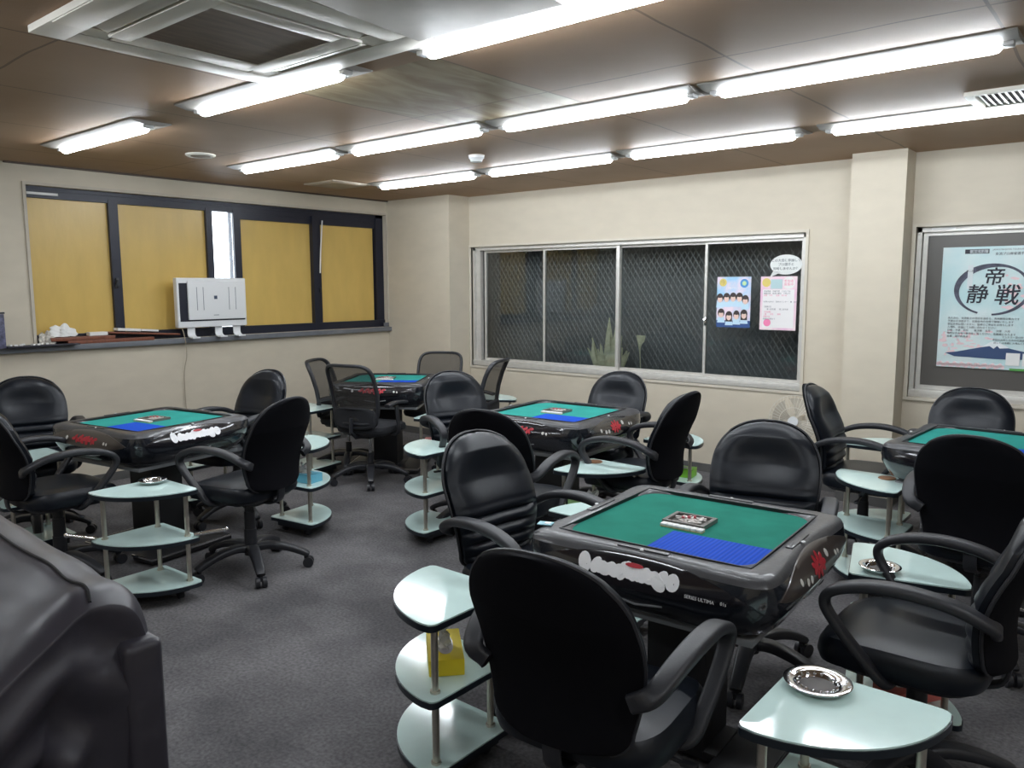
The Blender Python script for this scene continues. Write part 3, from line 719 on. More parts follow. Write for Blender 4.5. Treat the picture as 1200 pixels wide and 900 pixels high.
# ------------------------------------------------------------------ mahjong tables
def mahjong_table(name, loc, rz, label, felt, lens, badges, stickers, text_on=False):
    r = thing(name, label, 'mahjong table', loc, rz, 'automatic mahjong tables')
    def ring(h, z, n): return [(x, y, z) for x, y in superell(h, h, n, 96)]
    def bow(h, z, n, amp):
        o = []
        for x, y in superell(h, h, n, 96):
            m_ = min(abs(x), abs(y))/h; o.append((x, y, z+amp*(1-min(1, m_*1.4)**2)))
        return o
    PR = [(.28, .585, 0), (.345, .590, 0), (.385, .615, 0), (.408, .655, 0), (.424, .690, 0), (.430, .722, .012), (.432, .748, .027), (.432, .766, .038),
          (.428, .778, .045), (.418, .786, .046), (.405, .790, .040), (.375, .792, .016), (.340, .792, 0), (.325, .789, 0), (.319, .780, 0)]
    def pring(h, z, d):
        o = []
        for x, y in superell(h, h, 7 if z < .7915 else 12, 112):
            if abs(y) > abs(x): y -= math.copysign(d*(1-(x/h)**2), y)
            else: x -= math.copysign(d*(1-(y/h)**2), x)
            o.append((x, y, z))
        return o
    def side_y(x, z):
        for (h0, z0, d0), (h1, z1, d1) in zip(PR[3:], PR[4:]):
            if z0 <= z <= z1 or z1 >= .792: break
        k = min(1, max(0, (z-z0)/(z1-z0) if z1 > z0 else 0)); h = h0+(h1-h0)*k; d = d0+(d1-d0)*k
        return h*(1-min(1, abs(x/h))**7)**(1/7)-d*(1-(x/h)**2)
    w = MB(); w.rings([pring(*p) for p in PR[:8]], cap1=False); w.build('apron', M_APRON, r, smooth=70)
    w = MB(); w.rings([pring(*p) for p in PR[7:]], cap0=False, cap1=False); w.build('rim', M_RIM, r, smooth=70)
    w = MB(); w.b2(-.32, .32, -.32, .32, .768, .781); w.build('felt_top', felt, r, smooth=0)
    w = MB(); e = .323
    for k in range(4):
        v = MB()
    w.b2(-e, e, -e, -e+.005, .78, .7935); w.b2(-e, e, e-.005, e, .78, .7935); w.b2(-e, -e+.005, -e, e, .78, .7935); w.b2(e-.005, e, -e, e, .78, .7935)
    w.build('inner_edge', M_PED, r, smooth=0)
    for k in range(4): MB().box((0, -.352, .7925), (.17, .022, .007), bev=.003).xf(Matrix.Rotation(k*PI/2, 4, 'Z')).build('tray_lid', M_RIM, r)
    # four side panels with emblem and buttons
    for k in range(4):
        R = Matrix.Rotation(k*PI/2, 4, 'Z'); sides = 'SENW'[k]
        w = MB(); V = []
        nu, nv = 28, 6
        for i in range(nv+1):
            row = []
            for j in range(nu+1):
                u = -1+2*j/nu; v = -1+2*i/nv; x = .345*u; hh = .046*(1-abs(u)**2.4)**.8
                z = .722+hh*v+.014*(1-u*u)
                row.append(w.bm.verts.new((x, -side_y(x, z)-.0035-.003*(1-v*v)*(1-abs(u)**4), z)))
            V.append(row)
        for i in range(nv):
            for j in range(nu): w.bm.faces.new((V[i][j], V[i][j+1], V[i+1][j+1], V[i+1][j]))
        bmesh.ops.remove_doubles(w.bm, verts=w.bm.verts[:], dist=1e-4)
        g = bmesh.ops.extrude_face_region(w.bm, geom=w.bm.faces[:]); bmesh.ops.translate(w.bm, vec=(0, .012, 0), verts=[v for v in g['geom'] if isinstance(v, bmesh.types.BMVert)])
        w.xf(R); p = w.build('side_panel', M_LENSB if sides in lens else M_LENS, r, smooth=50)
        # emblem of scrolled petals
        def disc(w, x, z, a, b, rot, m=None, y=0):
            rr = [(x+a*math.cos(t)*math.cos(rot)-b*math.sin(t)*math.sin(rot), z+a*math.cos(t)*math.sin(rot)+b*math.sin(t)*math.cos(rot)) for t in [2*PI*q/14 for q in range(14)]]
            w.rings([[(q[0], -side_y(q[0], q[1]+.034)-.0072+y, q[1]+.034) for q in rr], [(q[0], -side_y(q[0], q[1]+.034)-.0084+y, q[1]+.034) for q in rr]], m=m)
        rnd = random.Random(11)
        w = MB(); wh = sides in badges
        if not wh:
            if sides in 'SN':
                for q in range(15): disc(w, -.02+(-.10+.2*q/14), .697+.010*math.sin(q*1.9), .016, .008, q*.9)
                for q in range(6): disc(w, -.02-.03+.012*q, .697+.018*math.cos(q*2.4), .010, .007, q*1.3)
            else:
                for q in range(9):
                    a = 2*PI*q/9; disc(w, .042*math.cos(a), .697+.021*math.sin(a), .018, .009, a)
                for q in range(5): a = 2*PI*q/5; disc(w, .018*math.cos(a), .697+.010*math.sin(a), .014, .007, a+1)
            w.xf(R); w.build('emblem', M_RED, p)
        else:
            for q in range(13): disc(w, -.125+.018*q, .704-.004*math.sin(q*.7)+rnd.uniform(-.003, .003), .018, .024+rnd.uniform(-.004, .003), rnd.uniform(0, 3))
            disc(w, -.165, .706, .021, .030, .4); disc(w, .128, .702, .022, .024, 0); disc(w, .085, .690, .018, .026, 1)
            w.xf(R); w.build('emblem', M_WHITEB, p, label='white-out badge over the emblem')
            w = MB(); disc(w, .0, .724, .03, .006, 0, y=-.002); w.xf(R); w.build('red_mark', M_RED, p)
        if not wh:
            for x, z, q in ((-.185, .697, .010), (.165, .692, .008), (.19, .69, .007)) + (((-.13, .682, .011), (-.095, .680, .011), (.09, .71, .0115)) if sides in 'EW' else ()):
                w = MB(); disc(w, x, z, q, q*1.1, .5); w.xf(R); w.build('button', mat('button_white', (.7, .68, .64), .3), p)
        if text_on and sides == 'S':
            text('SERIES ULTIMA', .0135, M_WHITE, 'lettering', p, Matrix.Translation((.215, -side_y(.215, .712)-.011, .712)) @ Matrix.Rotation(math.radians(78), 4, 'X'))
            text('01s', .013, M_WHITE, 'lettering', p, Matrix.Translation((.285, -side_y(.285, .714)-.011, .714)) @ Matrix.Rotation(math.radians(80), 4, 'X'))
        # drawer under the panel
        w = MB(); w.tube([(-.09, -.404, .650), (0, -.400, .636), (.09, -.404, .650)], .004, seg=6); w.xf(R); w.build('drawer_lip', M_TRIML, r)
    # blue mat, near right quarter
    w = MB(); w.b2(-.018, .317, -.317, -.103, .7812, .7845, bev=.001); w.build('blue_mat', M_BLUE, r)
    w = MB()
    for x, y in ((-.0, -.36), (.0, .36), (.37, 0), (-.37, 0)):
        w.ball((x, y, .793), .008, (1, 1, .5), seg=8)
    w.build('rim_studs', M_WHITE, r)
    # bottom trim + pedestal
    w = MB(); w.b2(-.34, .34, -.34, .34, .565, .588, bev=.006); w.build('bottom_plate', M_TRIML, r)
    w = MB(); w.b2(-.105, .105, -.105, .105, .045, .57, bev=.006); w.b2(-.13, .13, -.13, .13, .54, .566, bev=.004); w.build('pedestal', M_PED, r)
    w = MB(); w.b2(-.32, -.14, -.28, .28, .012, .045, bev=.008); w.b2(.14, .32, -.28, .28, .012, .045, bev=.008); w.b2(-.15, .15, -.10, .10, .018, .05, bev=.006); w.build('base_foot', M_PED, r)
    w = MB(); w.b2(-.322, -.138, -.284, -.278, .036, .047); w.b2(.138, .322, -.284, -.278, .036, .047); w.b2(-.324, -.32, -.28, .28, .036, .047); w.b2(.32, .324, -.28, .28, .036, .047); w.build('base_trim', M_CHROME, r)
    w = MB()
    for sx in (-1, 1):
        for sy in (-1, 1): w.lathe([(.02, 0), (.022, .004), (.018, .014)], c=(sx*.23, sy*.24, 0), seg=12)
    w.build('foot_pad', M_PLAST, r)
    return r
def rot2(x, y, a): return (x*math.cos(a)-y*math.sin(a), x*math.sin(a)+y*math.cos(a))
TB = {
 'T1': ((-1.19, 2.39), 3, 'large mahjong table in the foreground, green felt with ribbed blue mat', M_FELT, 'EW', 'S'),
 'T2': ((-2.97, 4.05), 4, 'mahjong table in the middle, under the long screened window', M_FELTL, '', ''),
 'T3': ((-4.71, 2.27), 9, 'mahjong table at the left below the yellow-filmed window', M_FELTL, 'SN', 'E'),
 'T4': ((-5.22, 4.60), 34, 'farthest mahjong table, ringed by mesh-back chairs', M_FELTL, '', ''),
 'T5': ((-.66, 4.63), -3, 'mahjong table cut by the right picture edge', M_FELTL, 'EW', ''),
}
def tiles_and_tray(c, a, z, where):
    def P(x, y): q = rot2(x, y, a); return (c[0]+q[0], c[1]+q[1], z)
    r = thing('dice_tray', 'grey tray of dice and sticks on the '+where, 'tray', P(-.015, .02), a, 'dice trays on the tables')
    w = MB(); w.b2(-.075, .075, -.06, .06, 0, .004, bev=.001); w.b2(-.075, .075, -.06, -.048, .004, .014); w.b2(-.075, .075, .048, .06, .004, .014); w.b2(-.075, -.062, -.048, .048, .004, .014); w.b2(.062, .075, -.048, .048, .004, .014)
    w.build('tray_box', mat('tray_grey', (.15, .14, .13), .3), r)
    w = MB(); rn = random.Random(3)
    for k in range(26): w.box((rn.uniform(-.035, .035), rn.uniform(-.026, .026), .006+.0003*k), (.045, .007, .003), rot=Matrix.Rotation(rn.uniform(0, 3), 4, 'Z'))
    tag(w.build('score_sticks', mat('stick_ivory', (.62, .58, .55), .4), r), kind='stuff')
    w = MB()
    for k in range(3): w.box((-.02+.016*k, -.01+.012*k, .018), (.009, .009, .008), rot=Matrix.Rotation(k, 4, 'Z'), bev=.001)
    w.build('dice', mat('dice_red', (.55, .12, .14), .3), r)
    for k in range(7):
        t = thing('mahjong_tile', 'white mahjong tile in the short row in front of the tray on the '+where, 'tile', P(-.07+.0215*k, -.062), a, 'row of tiles on the '+where)
        t.location.z = z
        w = MB(); w.box((0, 0, .0075), (.020, .027, .007), bev=.0015); w.build('tile_face', M_PAPER, t)
        w = MB(); w.box((0, 0, .002), (.020, .027, .004), bev=.001); w.build('tile_back', mat('tile_yellow', (.6, .5, .25), .4), t)
names = {'T1': 'foreground table', 'T2': 'middle table', 'T3': 'left table', 'T4': 'farthest table', 'T5': 'right-hand table'}
for k, (c, deg, lab, felt, lens, bad) in TB.items():
    mahjong_table('mahjong_table', (c[0], c[1], 0), math.radians(deg), lab, felt, lens, bad, '', text_on=(k == 'T1'))
    if k != 'T5': tiles_and_tray(c, math.radians(deg), .7812, names[k])
# counters on rim and marks
def sticker(x, y, deg):
    r = thing('score_counter', 'small pale blue sticker pad on the left rim corner of the foreground table', 'sticker', (x, y, .7925), math.radians(deg))
    MB().box((0, 0, .003), (.05, .035, .004), bev=.001).build('pad', mat('sky_blue', (.35, .66, .75), .3), r)
    MB().box((.008, 0, .0056), (.02, .02, .002)).build('print', M_WHITE, r)
sticker(-1.19-.365, 2.39-.335, 20)

# ------------------------------------------------------------------ side carts (quarter-round, three tiers)
CARTZ = (.095, .33, .575); CR = .385
def fan_outline(R, rr=.03, inset=0.0):
    """quarter disc with its right angle at the origin opening to +X,+Y, rounded tips"""
    pts = []
    c0 = (inset, inset); R = R-inset
    pts += [(inset+.012, inset), ]
    n = 22; r2 = rr
    # tip on the x axis
    for k in range(6):
        a = math.radians(-90+k*12); pts.append((R-r2+r2*math.cos(a), inset+r2+r2*math.sin(a)))
    for k in range(n+1):
        a = math.radians(7+76*k/n); b = R*(1+.03*math.sin(2*a)); pts.append((b*math.cos(a), b*math.sin(a)))
    for k in range(6):
        a = math.radians(120+k*12); pts.append((inset+r2+r2*math.cos(a), R-r2+r2*math.sin(a)))
    pts.append((inset, inset+.012)); return pts
def cart_proto():
    r = thing('side_cart', '', 'side table')
    out = fan_outline(CR); 
    for z, nm in ((CARTZ[2], 'table_top'), (CARTZ[1], 'shelf'), (CARTZ[0], 'shelf')):
        w = MB(); w.prism(out, z-.020, z-.0005); b = w.build(nm, M_CARTB, r, smooth=40)
        w = MB(); w.prism([(x*.985+.002, y*.985+.002) for x, y in out], z-.0005, z+.004); w.build('glass_panel', M_GLASS, b, smooth=40)
    for x, y in ((.055, .055), (.325, .045), (.045, .325)):
        w = MB(); w.cyl((x, y, .075), (x, y, CARTZ[2]-.02), .0115, seg=16)
        for z in CARTZ[:2]: w.cyl((x, y, z+.004), (x, y, z+.012), .016, seg=16)
        w.build('post', M_POST, r)
    w = MB(); w.prism(fan_outline(CR-.05, inset=.03), .040, .075); w.build('plinth', M_CARTB, r, smooth=40)
    for x, y in ((.07, .07), (.27, .07), (.07, .27)):
        w = MB(); w.cyl((x-.012, y, .02), (x+.012, y, .02), .02); w.box((x, y, .035), (.012, .02, .012)); w.build('caster', M_PLAST, r)
    return r
CP = cart_proto(); G3 = 'pale green quarter-round three-tier side tables'
CARTS = {  # corner point, direction (deg) of its local +X side; the quarter opens counter-clockwise from there
 'S1': (-.70, 2.03, -90, 'pale green side table at the bottom right with a chrome ashtray'),
 'S2': (-.80, 2.82, 14, 'pale green side table with ashtray, between the front table and right-hand chair'),
 'S3': (-.95, 4.46, 180, 'pale green side table with a brown coaster near the right-hand table'),
 'S4': (-1.20, 5.19, 90, 'pale green side table behind the side-view armchair by the column'),
 'S5': (-1.62, 1.96, 180, 'pale green side table at bottom centre carrying a yellow tissue box'),
 'S6': (-2.55, 3.82, -92, 'pale green side table with brown coaster in front of the middle table'),
 'S7': (-1.72, 2.78, 90, 'pale green side table behind the left corner of the front table'),
 'S8': (-3.37, 3.62, 180, 'pale green side table at the left of the middle table, empty'),
 'S9': (-4.42, 2.86, 8, 'pale green side table right of the left table with a blue tissue box'),
 'S10': (-4.07, 1.98, -88, 'pale green side table in front of the left table with a crystal ashtray'),
 'S14': (-2.62, 4.52, 0, 'pale green side table under the long window with a green box'),
 'S15': (-5.03, 1.92, 180, 'pale green side table behind the sofa at the left picture edge'),
 'S16': (-5.17, 2.72, 95, 'pale green side table hidden behind the left table'),
 'S11': (-5.36, 4.20, 190, 'pale green side table left of the far mesh chairs'),
 'S12': (-4.55, 4.50, -70, 'pale green side table with a pink box right of the farthest table'),
 'S13': (-4.75, 5.20, 30, 'pale green side table below the left end of the long window'),
}
fst = True
for k, (x, y, deg, lab) in CARTS.items():
    if fst: CP.location = (x, y, 0); CP.rotation_euler = (0, 0, math.radians(deg)); CP['label'] = lab; CP['group'] = G3; fst = False
    else: dup(CP, (x, y, 0), math.radians(deg), lab, G3)
def on_cart(k, u, v, tier=2):
    x, y, deg, _ = CARTS[k]; q = rot2(u, v, math.radians(deg)); return (x+q[0], y+q[1], CARTZ[tier]+.004)
def ashtray(k, u, v, label, s=1.0):
    x, y, z = on_cart(k, u, v); r = thing('ashtray', label, 'ashtray', (x, y, z), .3, 'silver ashtrays')
    w = MB(); w.lathe([(.030*s, 0), (.050*s, .003), (.066*s, .015), (.070*s, .020), (.066*s, .022), (.054*s, .019), (.043*s, .017), (.036*s, .006), (0, .005)], seg=40); w.build('bowl', M_CHROME, r, smooth=50)
    w = MB()
    for q in range(18):
        a = 2*PI*q/18; w.ball((.041*s*math.cos(a), .041*s*math.sin(a), .0145), .0036*s, (1, 1, .8), seg=8)
    w.build('beaded_ring', M_CHROME, r)
    w = MB(); w.lathe([(.037*s, .007), (.034*s, .0085), (0, .0085)], seg=24); w.build('inner_tray', mat('ash_grey', (.09, .08, .075), .5, .3), r)
ashtray('S1', .09, .09, 'round chrome ashtray on the bottom right side table', 1.18)
ashtray('S2', .10, .07, 'round chrome ashtray on the side table beside the right armchair')
ashtray('S10', .085, .085, 'silver ashtray on the side table in front of the left table')
def coaster(k, u, v, label):
    x, y, z = on_cart(k, u, v); o = MB().lathe([(.040, 0), (.044, .002), (.040, .006), (.032, .005), (0, .004)]).build('coaster', mat('rust_brown', (.23, .11, .05), .5, var=.2)); o.location = (x, y, z)
    tag(o, label, 'coaster')
coaster('S6', .075, .075, 'round brown coaster on the side table before the middle table')
coaster('S3', .12, .09, 'round brown coaster on the side table near the right-hand table')
def tissue(k, u, v, tier, deg, col, nm, label, tuft=True, d=(.235, .115, .055)):
    x, y, z = on_cart(k, u, v, tier); r = thing('tissue_box', label, 'tissue box', (x, y, z+.0005), math.radians(deg), 'tissue boxes on the side tables')
    w = MB(); w.box((0, 0, d[2]/2), d, bev=.003); w.build('carton', mat(nm, col, .45), r)
    w = MB(); w.rings([[(a, b, d[2]+.0003) for a, b in superell(.075, .028, 2.2, 24)], [(a, b, d[2]+.001) for a, b in superell(.075, .028, 2.2, 24)]]); w.build('opening', mat('opening_film', (.55, .52, .52), .25), r)
    if tuft:
        w = MB(); rs = []
        for i in range(7):
            t = i/6; rs.append([(a*(1-.35*t)+.02*t+.006*math.sin(5*q+i), b*(1-.5*t)+.012*math.sin(q*1.7+i*1.3), d[2]-.004+.055*t*(1+.3*math.sin(q*.9))) for q, (a, b) in enumerate(superell(.045, .014, 2, 16))])
        w.rings(rs); w.build('tissue', M_PAPER, r)
    return r
tissue('S5', .175, .15, 1, -42, (.80, .62, .02), 'carton_yellow', 'yellow tissue box on the middle shelf of the bottom centre side table')
tissue('S9', .18, .13, 1, 10, (.16, .50, .66), 'carton_blue', 'light blue tissue box with white tissue on the side table by the left table')
tissue('S12', .17, .13, 1, 40, (.75, .30, .28), 'carton_pink', 'salmon pink tissue box behind the middle table chair')
tissue('S14', .18, .15, 1, 10, (.24, .58, .04), 'carton_green', 'bright green tissue box on the side table under the long window', tuft=False)
tissue('S2', .22, .14, 0, 60, (.70, .16, .14), 'carton_red', 'red tissue box on the bottom shelf beside the right armchair', tuft=False)
tissue('S6', .19, .13, 1, 0, (.30, .50, .20), 'carton_olive', 'green and white tissue box on the middle shelf before the middle table')
def rod(p, q, label):
    r = thing('chrome_grip', label, 'handle', p); p = Vector(p); d = Vector(q)-p
    MB().cyl((0, 0, 0), d, .009, seg=14).build('rod', M_CHROME, r); MB().ball(d, .013, seg=12).build('knob', M_CHROME, r)
cx, cy, cz = on_cart('S10', .37, .03, 1)
for (u0, v0, u1, v1, side) in ((.365, .035, .44, -.11, 'left'), (.035, .365, -.10, .44, 'right')):
    a = Vector(on_cart('S10', u0, v0, 1)); b = Vector(on_cart('S10', u1, v1, 1)); a.z += .012; b.z += .02
    o = thing('chrome_grip', 'short chrome grip rod at the %s end of the middle shelf, table before left table' % side, 'handle', a)
    MB().cyl((0, 0, 0), b-a, .010, seg=14).build('rod', M_CHROME, o); MB().ball(b-a, .0135, seg=12).build('knob', M_CHROME, o)

# ------------------------------------------------------------------ sofa
def sofa():
    r = thing('leather_sofa', 'dark leather sofa back filling the lower left corner', 'sofa', (-1.565, .745, 0))
    W, D, HT = 1.6, .62, .985
    w = MB(); nx, nr = 90, 72; rs = []
    for i in range(nx+1):
        t = i/nx; d = (W-.02)*(t**1.5); x = -.02-d
        k = 1-.06*max(0, 1-d/.06)**2.2
        ring = []
        for j in range(nr):
            cy_, cz_ = superell(1, 1, 7.5, nr)[j]
            y = -D/2+cy_*D/2*k-(.085*min(1, max(0, (.12-cz_)/.4)) if cy_ > 0 else 0); zt = HT+.035*min(1, d/1.0)
            z = zt-.40+cz_*.40*(k if cz_ > 0 else 1)
            f = math.exp(-(d/.55)**2)*min(1, d/.03)
            wr = math.sin((d*1.0+(zt-z)*1.3-(y+.1)*.8)*26+1.3*math.sin(d*9+z*6))
            z += ((f*.010*wr*min(1, max(0, -.10-y)/.08+.15)-.55*max(0, -.14-y)*min(1, cz_+.3)) if cz_ > 0 else 0)
            y += f*.018*wr*(-1 if cy_ < 0 else .2)*abs(cy_)
            ring.append((x+.012*math.sin(z*11+y*9)*min(1, max(0, .3-d)/.3)+.32*max(0, HT-z)*max(0, 1-d/.4)*min(1, max(0, (-.10-y)/.12)), y, z))
        rs.append(ring)
    # gathered end cap, bulging outwards
    last = rs[0]; c0 = Vector((0, -D/2, HT-.40)); caps = []; seam_pts = [min((p for p in rg if p[2] > HT-.2), key=lambda p: abs(p[1]+.13)) for rg in rs[3:]]
    for q in range(29, 0, -1):
        s_ = q/30; bul = .022*(1-s_**2.4)
        ring = []
        for p in last:
            yy = c0.y+(p[1]-c0.y)*s_; zz = c0.z+(p[2]-c0.z)*s_
            fold = math.sin((zz*1.0+yy*.95)*38+1.8*math.sin(yy*9+zz*5))*.016*min(1, (1-s_)*5)
            ring.append((p[0]+bul+fold, yy, zz))
        caps.append(ring)
    w.rings(caps[::-1]+rs); w.build('back_cushion', M_SOFA, r, smooth=80)
    w = MB(); w.box((-.785, -.042, .455), (1.6, .080, .83), bev=.02, seg=3); w.build('rear_panel', M_SOFA, r, smooth=60)
    w = MB(); P = [(p[0], p[1], p[2]+.001) for p in seam_pts]
    w.tube(P, .0035, seg=6); w.build('seam', M_SEAM, r)
    w = MB(); w.box((-.8, -.62, .22), (1.58, .9, .28), bev=.05, seg=4); w.build('seat', M_SOFA, r, smooth=60)
    w = MB()
    for x in (-.1, -1.5):
        for y in (-.1, -.85): w.cyl((x, y, 0), (x, y, .08), .025)
    w.build('foot', M_PLAST, r)
sofa()

# ------------------------------------------------------------------ window sill things
SZ = LZ0-.002
def purifier():
    r = thing('air_purifier', 'white flat panel air purifier standing on the sill before the bright gap', 'air purifier', (XL+.06, 3.745, SZ), 0)
    # local: y along width, x out of wall
    w = MB(); w.box((0, 0, .305), (.06, .66, .43), bev=.012, seg=3); w.build('body', M_WHITE, r)
    w = MB(); w.b2(.0295, .032, -.31, .31, .145, .475); w.build('intake', M_DARKFR, r, smooth=0)
    w = MB(); w.box((.042, .035, .325), (.02, .55, .335), bev=.008, seg=3); p = w.build('front_cover', M_WHITE, r)
    w = MB()
    for y in (-.16, -.10, .145, .21): w.b2(.0515, .0528, y-.003, y+.003, .24, .44)
    w.build('slots', mat('slot_grey', (.25, .27, .3), .5), p, smooth=0)
    MB().b2(.052, .0532, .0, .03, .335, .365).build('badge', mat('badge_navy', (.05, .07, .12), .4), p, smooth=0)
    MB().b2(.052, .0532, -.01, .04, .192, .198).build('maker_line', mat('slot_grey', (.25, .27, .3), .5), p, smooth=0)
    for y in (-.2, .06, .24):
        w = MB(); w.sweep(catmull([(0, y, .10), (0, y, .03), (.035, y, .006), (.085, y, .006)], 4), rrect(.07, .012, .004, 2), up=(0, 1, 0)); w.build('foot', M_WHITE, r)
purifier()
def cord():
    w = MB(); w.tube(catmull([(XL+.07, 3.44, SZ+.13), (XL+.075, 3.47, SZ+.03), (XL+.065, 3.49, 1.0), (XL+.02, 3.48, .8), (XL+.02, 3.49, .3), (XL+.03, 3.5, .02)], 6), .004, seg=6)
    tag(w.build('power_cord', mat('cord_cream', (.42, .36, .27), .5)), 'thin cream power cord hanging down the wall from the purifier', 'cord')
cord()
def board(y0, y1, z, h, tilt, x, label, dep=.10):
    o = MB().box((0, 0, 0), (dep, y1-y0, h), rot=Matrix.Rotation(tilt, 4, 'X'), bev=.003).build('wooden_board', M_WOOD); o.location = (x, (y0+y1)/2, z+h/2+abs(math.sin(tilt))*(y1-y0)/2)
    tag(o, label, 'board', 'red-brown boards stacked on the sill')
board(2.54, 3.22, SZ, .028, 0, XL+.0, 'red-brown board at the bottom of the stack on the left sill')
board(2.42, 2.90, SZ+.029, .028, 0, XL+.0, 'red-brown board lying upper left in the sill stack')
board(2.85, 3.45, SZ+.03, .014, -.07, XL+.0, 'red-brown board leaning down to the right on the sill stack')
def cloth(x, y, z, s, label, cat, name, m=M_PAPER):
    bm = bmesh.new(); bmesh.ops.create_icosphere(bm, subdivisions=4, radius=1)
    for v in bm.verts:
        c = v.co; d = 1+.18*math.sin(5*c.x+3*c.z)+.15*math.sin(7*c.y+2*c.x)+.08*math.sin(13*c.z+9*c.y)
        v.co = Vector((c.x*s[0]*d, c.y*s[1]*d, max(-.25, c.z)*s[2]*d))
    mn = min(v.co.z for v in bm.verts)
    for v in bm.verts: v.co.z -= mn
    w = MB(); w.bm.free(); w.bm = bm; o = w.build(name, m, smooth=60); o.location = (x, y, z); tag(o, label, cat); return o
cloth(XL+.0, 2.52, SZ+.058, (.035, .085, .065), 'crumpled white cloth on the left end of the sill boards', 'cloth', 'crumpled_cloth')
cloth(XL+.02, 2.395, SZ, (.03, .05, .07), 'crumpled spotted cloth hanging at the left end of the sill', 'cloth', 'crumpled_cloth', mat('cloth_grey', (.5, .47, .42), .8, var=.5, vscale=50))
def papers(y, z, d, label, rz=0, tilt=0):
    o = MB().box((0, 0, d[2]/2), d, rot=None, bev=.003).build('folded_paper', M_PAPER); o.location = (XL, y, z); o.rotation_euler = (tilt, 0, rz); tag(o, label, 'paper')
papers(2.78, SZ+.0585, (.07, .14, .028), 'small white folded paper pad on the upper left board')
papers(3.02, SZ+.083, (.07, .20, .022), 'white folded paper bundle on the leaning board', .1, -.08)
papers(3.20, SZ+.073, (.06, .14, .016), 'flat white paper lying lower on the leaning board', -.1, -.07)
def shelf_left():
    r = thing('notice_board', 'dark patterned panel edge standing on the sill at the left edge', 'board', (XL+.08, 1.98, SZ))
    MB().box((0, 0, .125), (.02, .24, .25), bev=.003).build('panel', mat('poster_dark', (.10, .10, .17), .5, var=.6, vscale=40), r)
    MB().box((.0, .0, .258), (.026, .25, .012), bev=.002).build('top_edge', M_BLACK, r)
    r = thing('wire_tray', 'low dark tray with scattered white scraps at the left end of the sill', 'tray', (XL+.05, 2.35, SZ))
    MB().box((0, 0, .006), (.14, .50, .010), bev=.003).build('tray_plate', M_BLACK, r)
    w = MB(); rn = random.Random(5)
    for k in range(9): w.box((rn.uniform(-.04, .05), -.22+.036*k, .018), (.02, .025, .012), rot=Matrix.Rotation(rn.uniform(0, 3), 4, 'Z'), bev=.002)
    tag(w.build('scraps', M_PAPER, r), kind='stuff')
shelf_left()

# ------------------------------------------------------------------ fan by the window wall
def fan():
    r = thing('pedestal_fan', 'small pale electric fan standing by the wall behind the front table', 'fan', (-2.06, 5.78, 0), math.radians(8))
    bl = mat('fan_beige', (.62, .56, .44), .4)
    MB().lathe([(.13, 0), (.13, .012), (.10, .03), (.03, .045), (0, .045)], seg=32).build('base', bl, r)
    MB().cyl((0, 0, .03), (0, 0, .50), .014).build('pole', bl, r)
    w = MB(); w.cyl((0, .10, .60), (0, -.0, .60), .05, .045, seg=24); w.cyl((0, 0, .48), (0, .03, .58), .016); w.build('motor', bl, r)
    w = MB(); R_ = .185
    for q in range(40):
        a = 2*PI*q/40; c, s = math.cos(a), math.sin(a)
        w.tube([(.035*c, -.10, .60+.035*s), (.09*c, -.098, .60+.09*s), (.165*c, -.085, .60+.165*s), (R_*c, -.05, .60+R_*s), (.165*c, -.015, .60+.165*s), (.05*c, .0, .60+.05*s)], .0011, seg=4)
    for rr, y in ((R_, -.05), (.10, -.097)):
        P = [(rr*math.cos(2*PI*q/40), y, .60+rr*math.sin(2*PI*q/40)) for q in range(41)]; w.tube(P, .0028, seg=6)
    w.build('guard', mat('guard_wire', (.6, .57, .5), .4), r)
    w = MB(); w.xf(Matrix()); w.cyl((0, -.112, .60), (0, -.098, .60), .036, seg=24); w.build('guard_badge', M_WHITE, r)
    for q in range(4):
        w = MB(); V = []
        for i in range(7):
            t = i/6; row = []
            for j in range(6):
                u = j/5; a = (u-.5)*(.7+.75*t); rad = .03+.135*t
                row.append(w.bm.verts.new((rad*math.sin(a), -.045-.022*(u-.5)*2, .60+rad*math.cos(a))))
            V.append(row)
        for i in range(6):
            for j in range(5): w.bm.faces.new((V[i][j], V[i][j+1], V[i+1][j+1], V[i+1][j]))
        g = bmesh.ops.extrude_face_region(w.bm, geom=w.bm.faces[:]); bmesh.ops.translate(w.bm, vec=(0, .002, 0), verts=[v for v in g['geom'] if isinstance(v, bmesh.types.BMVert)])
        w.xf(Matrix.Translation((0, 0, .6)) @ Matrix.Rotation(q*PI/2+.4, 4, 'Y') @ Matrix.Translation((0, 0, -.6)))
        w.build('blade', mat('blade_beige', (.62, .57, .48), .25, alpha=.6), r)
fan()

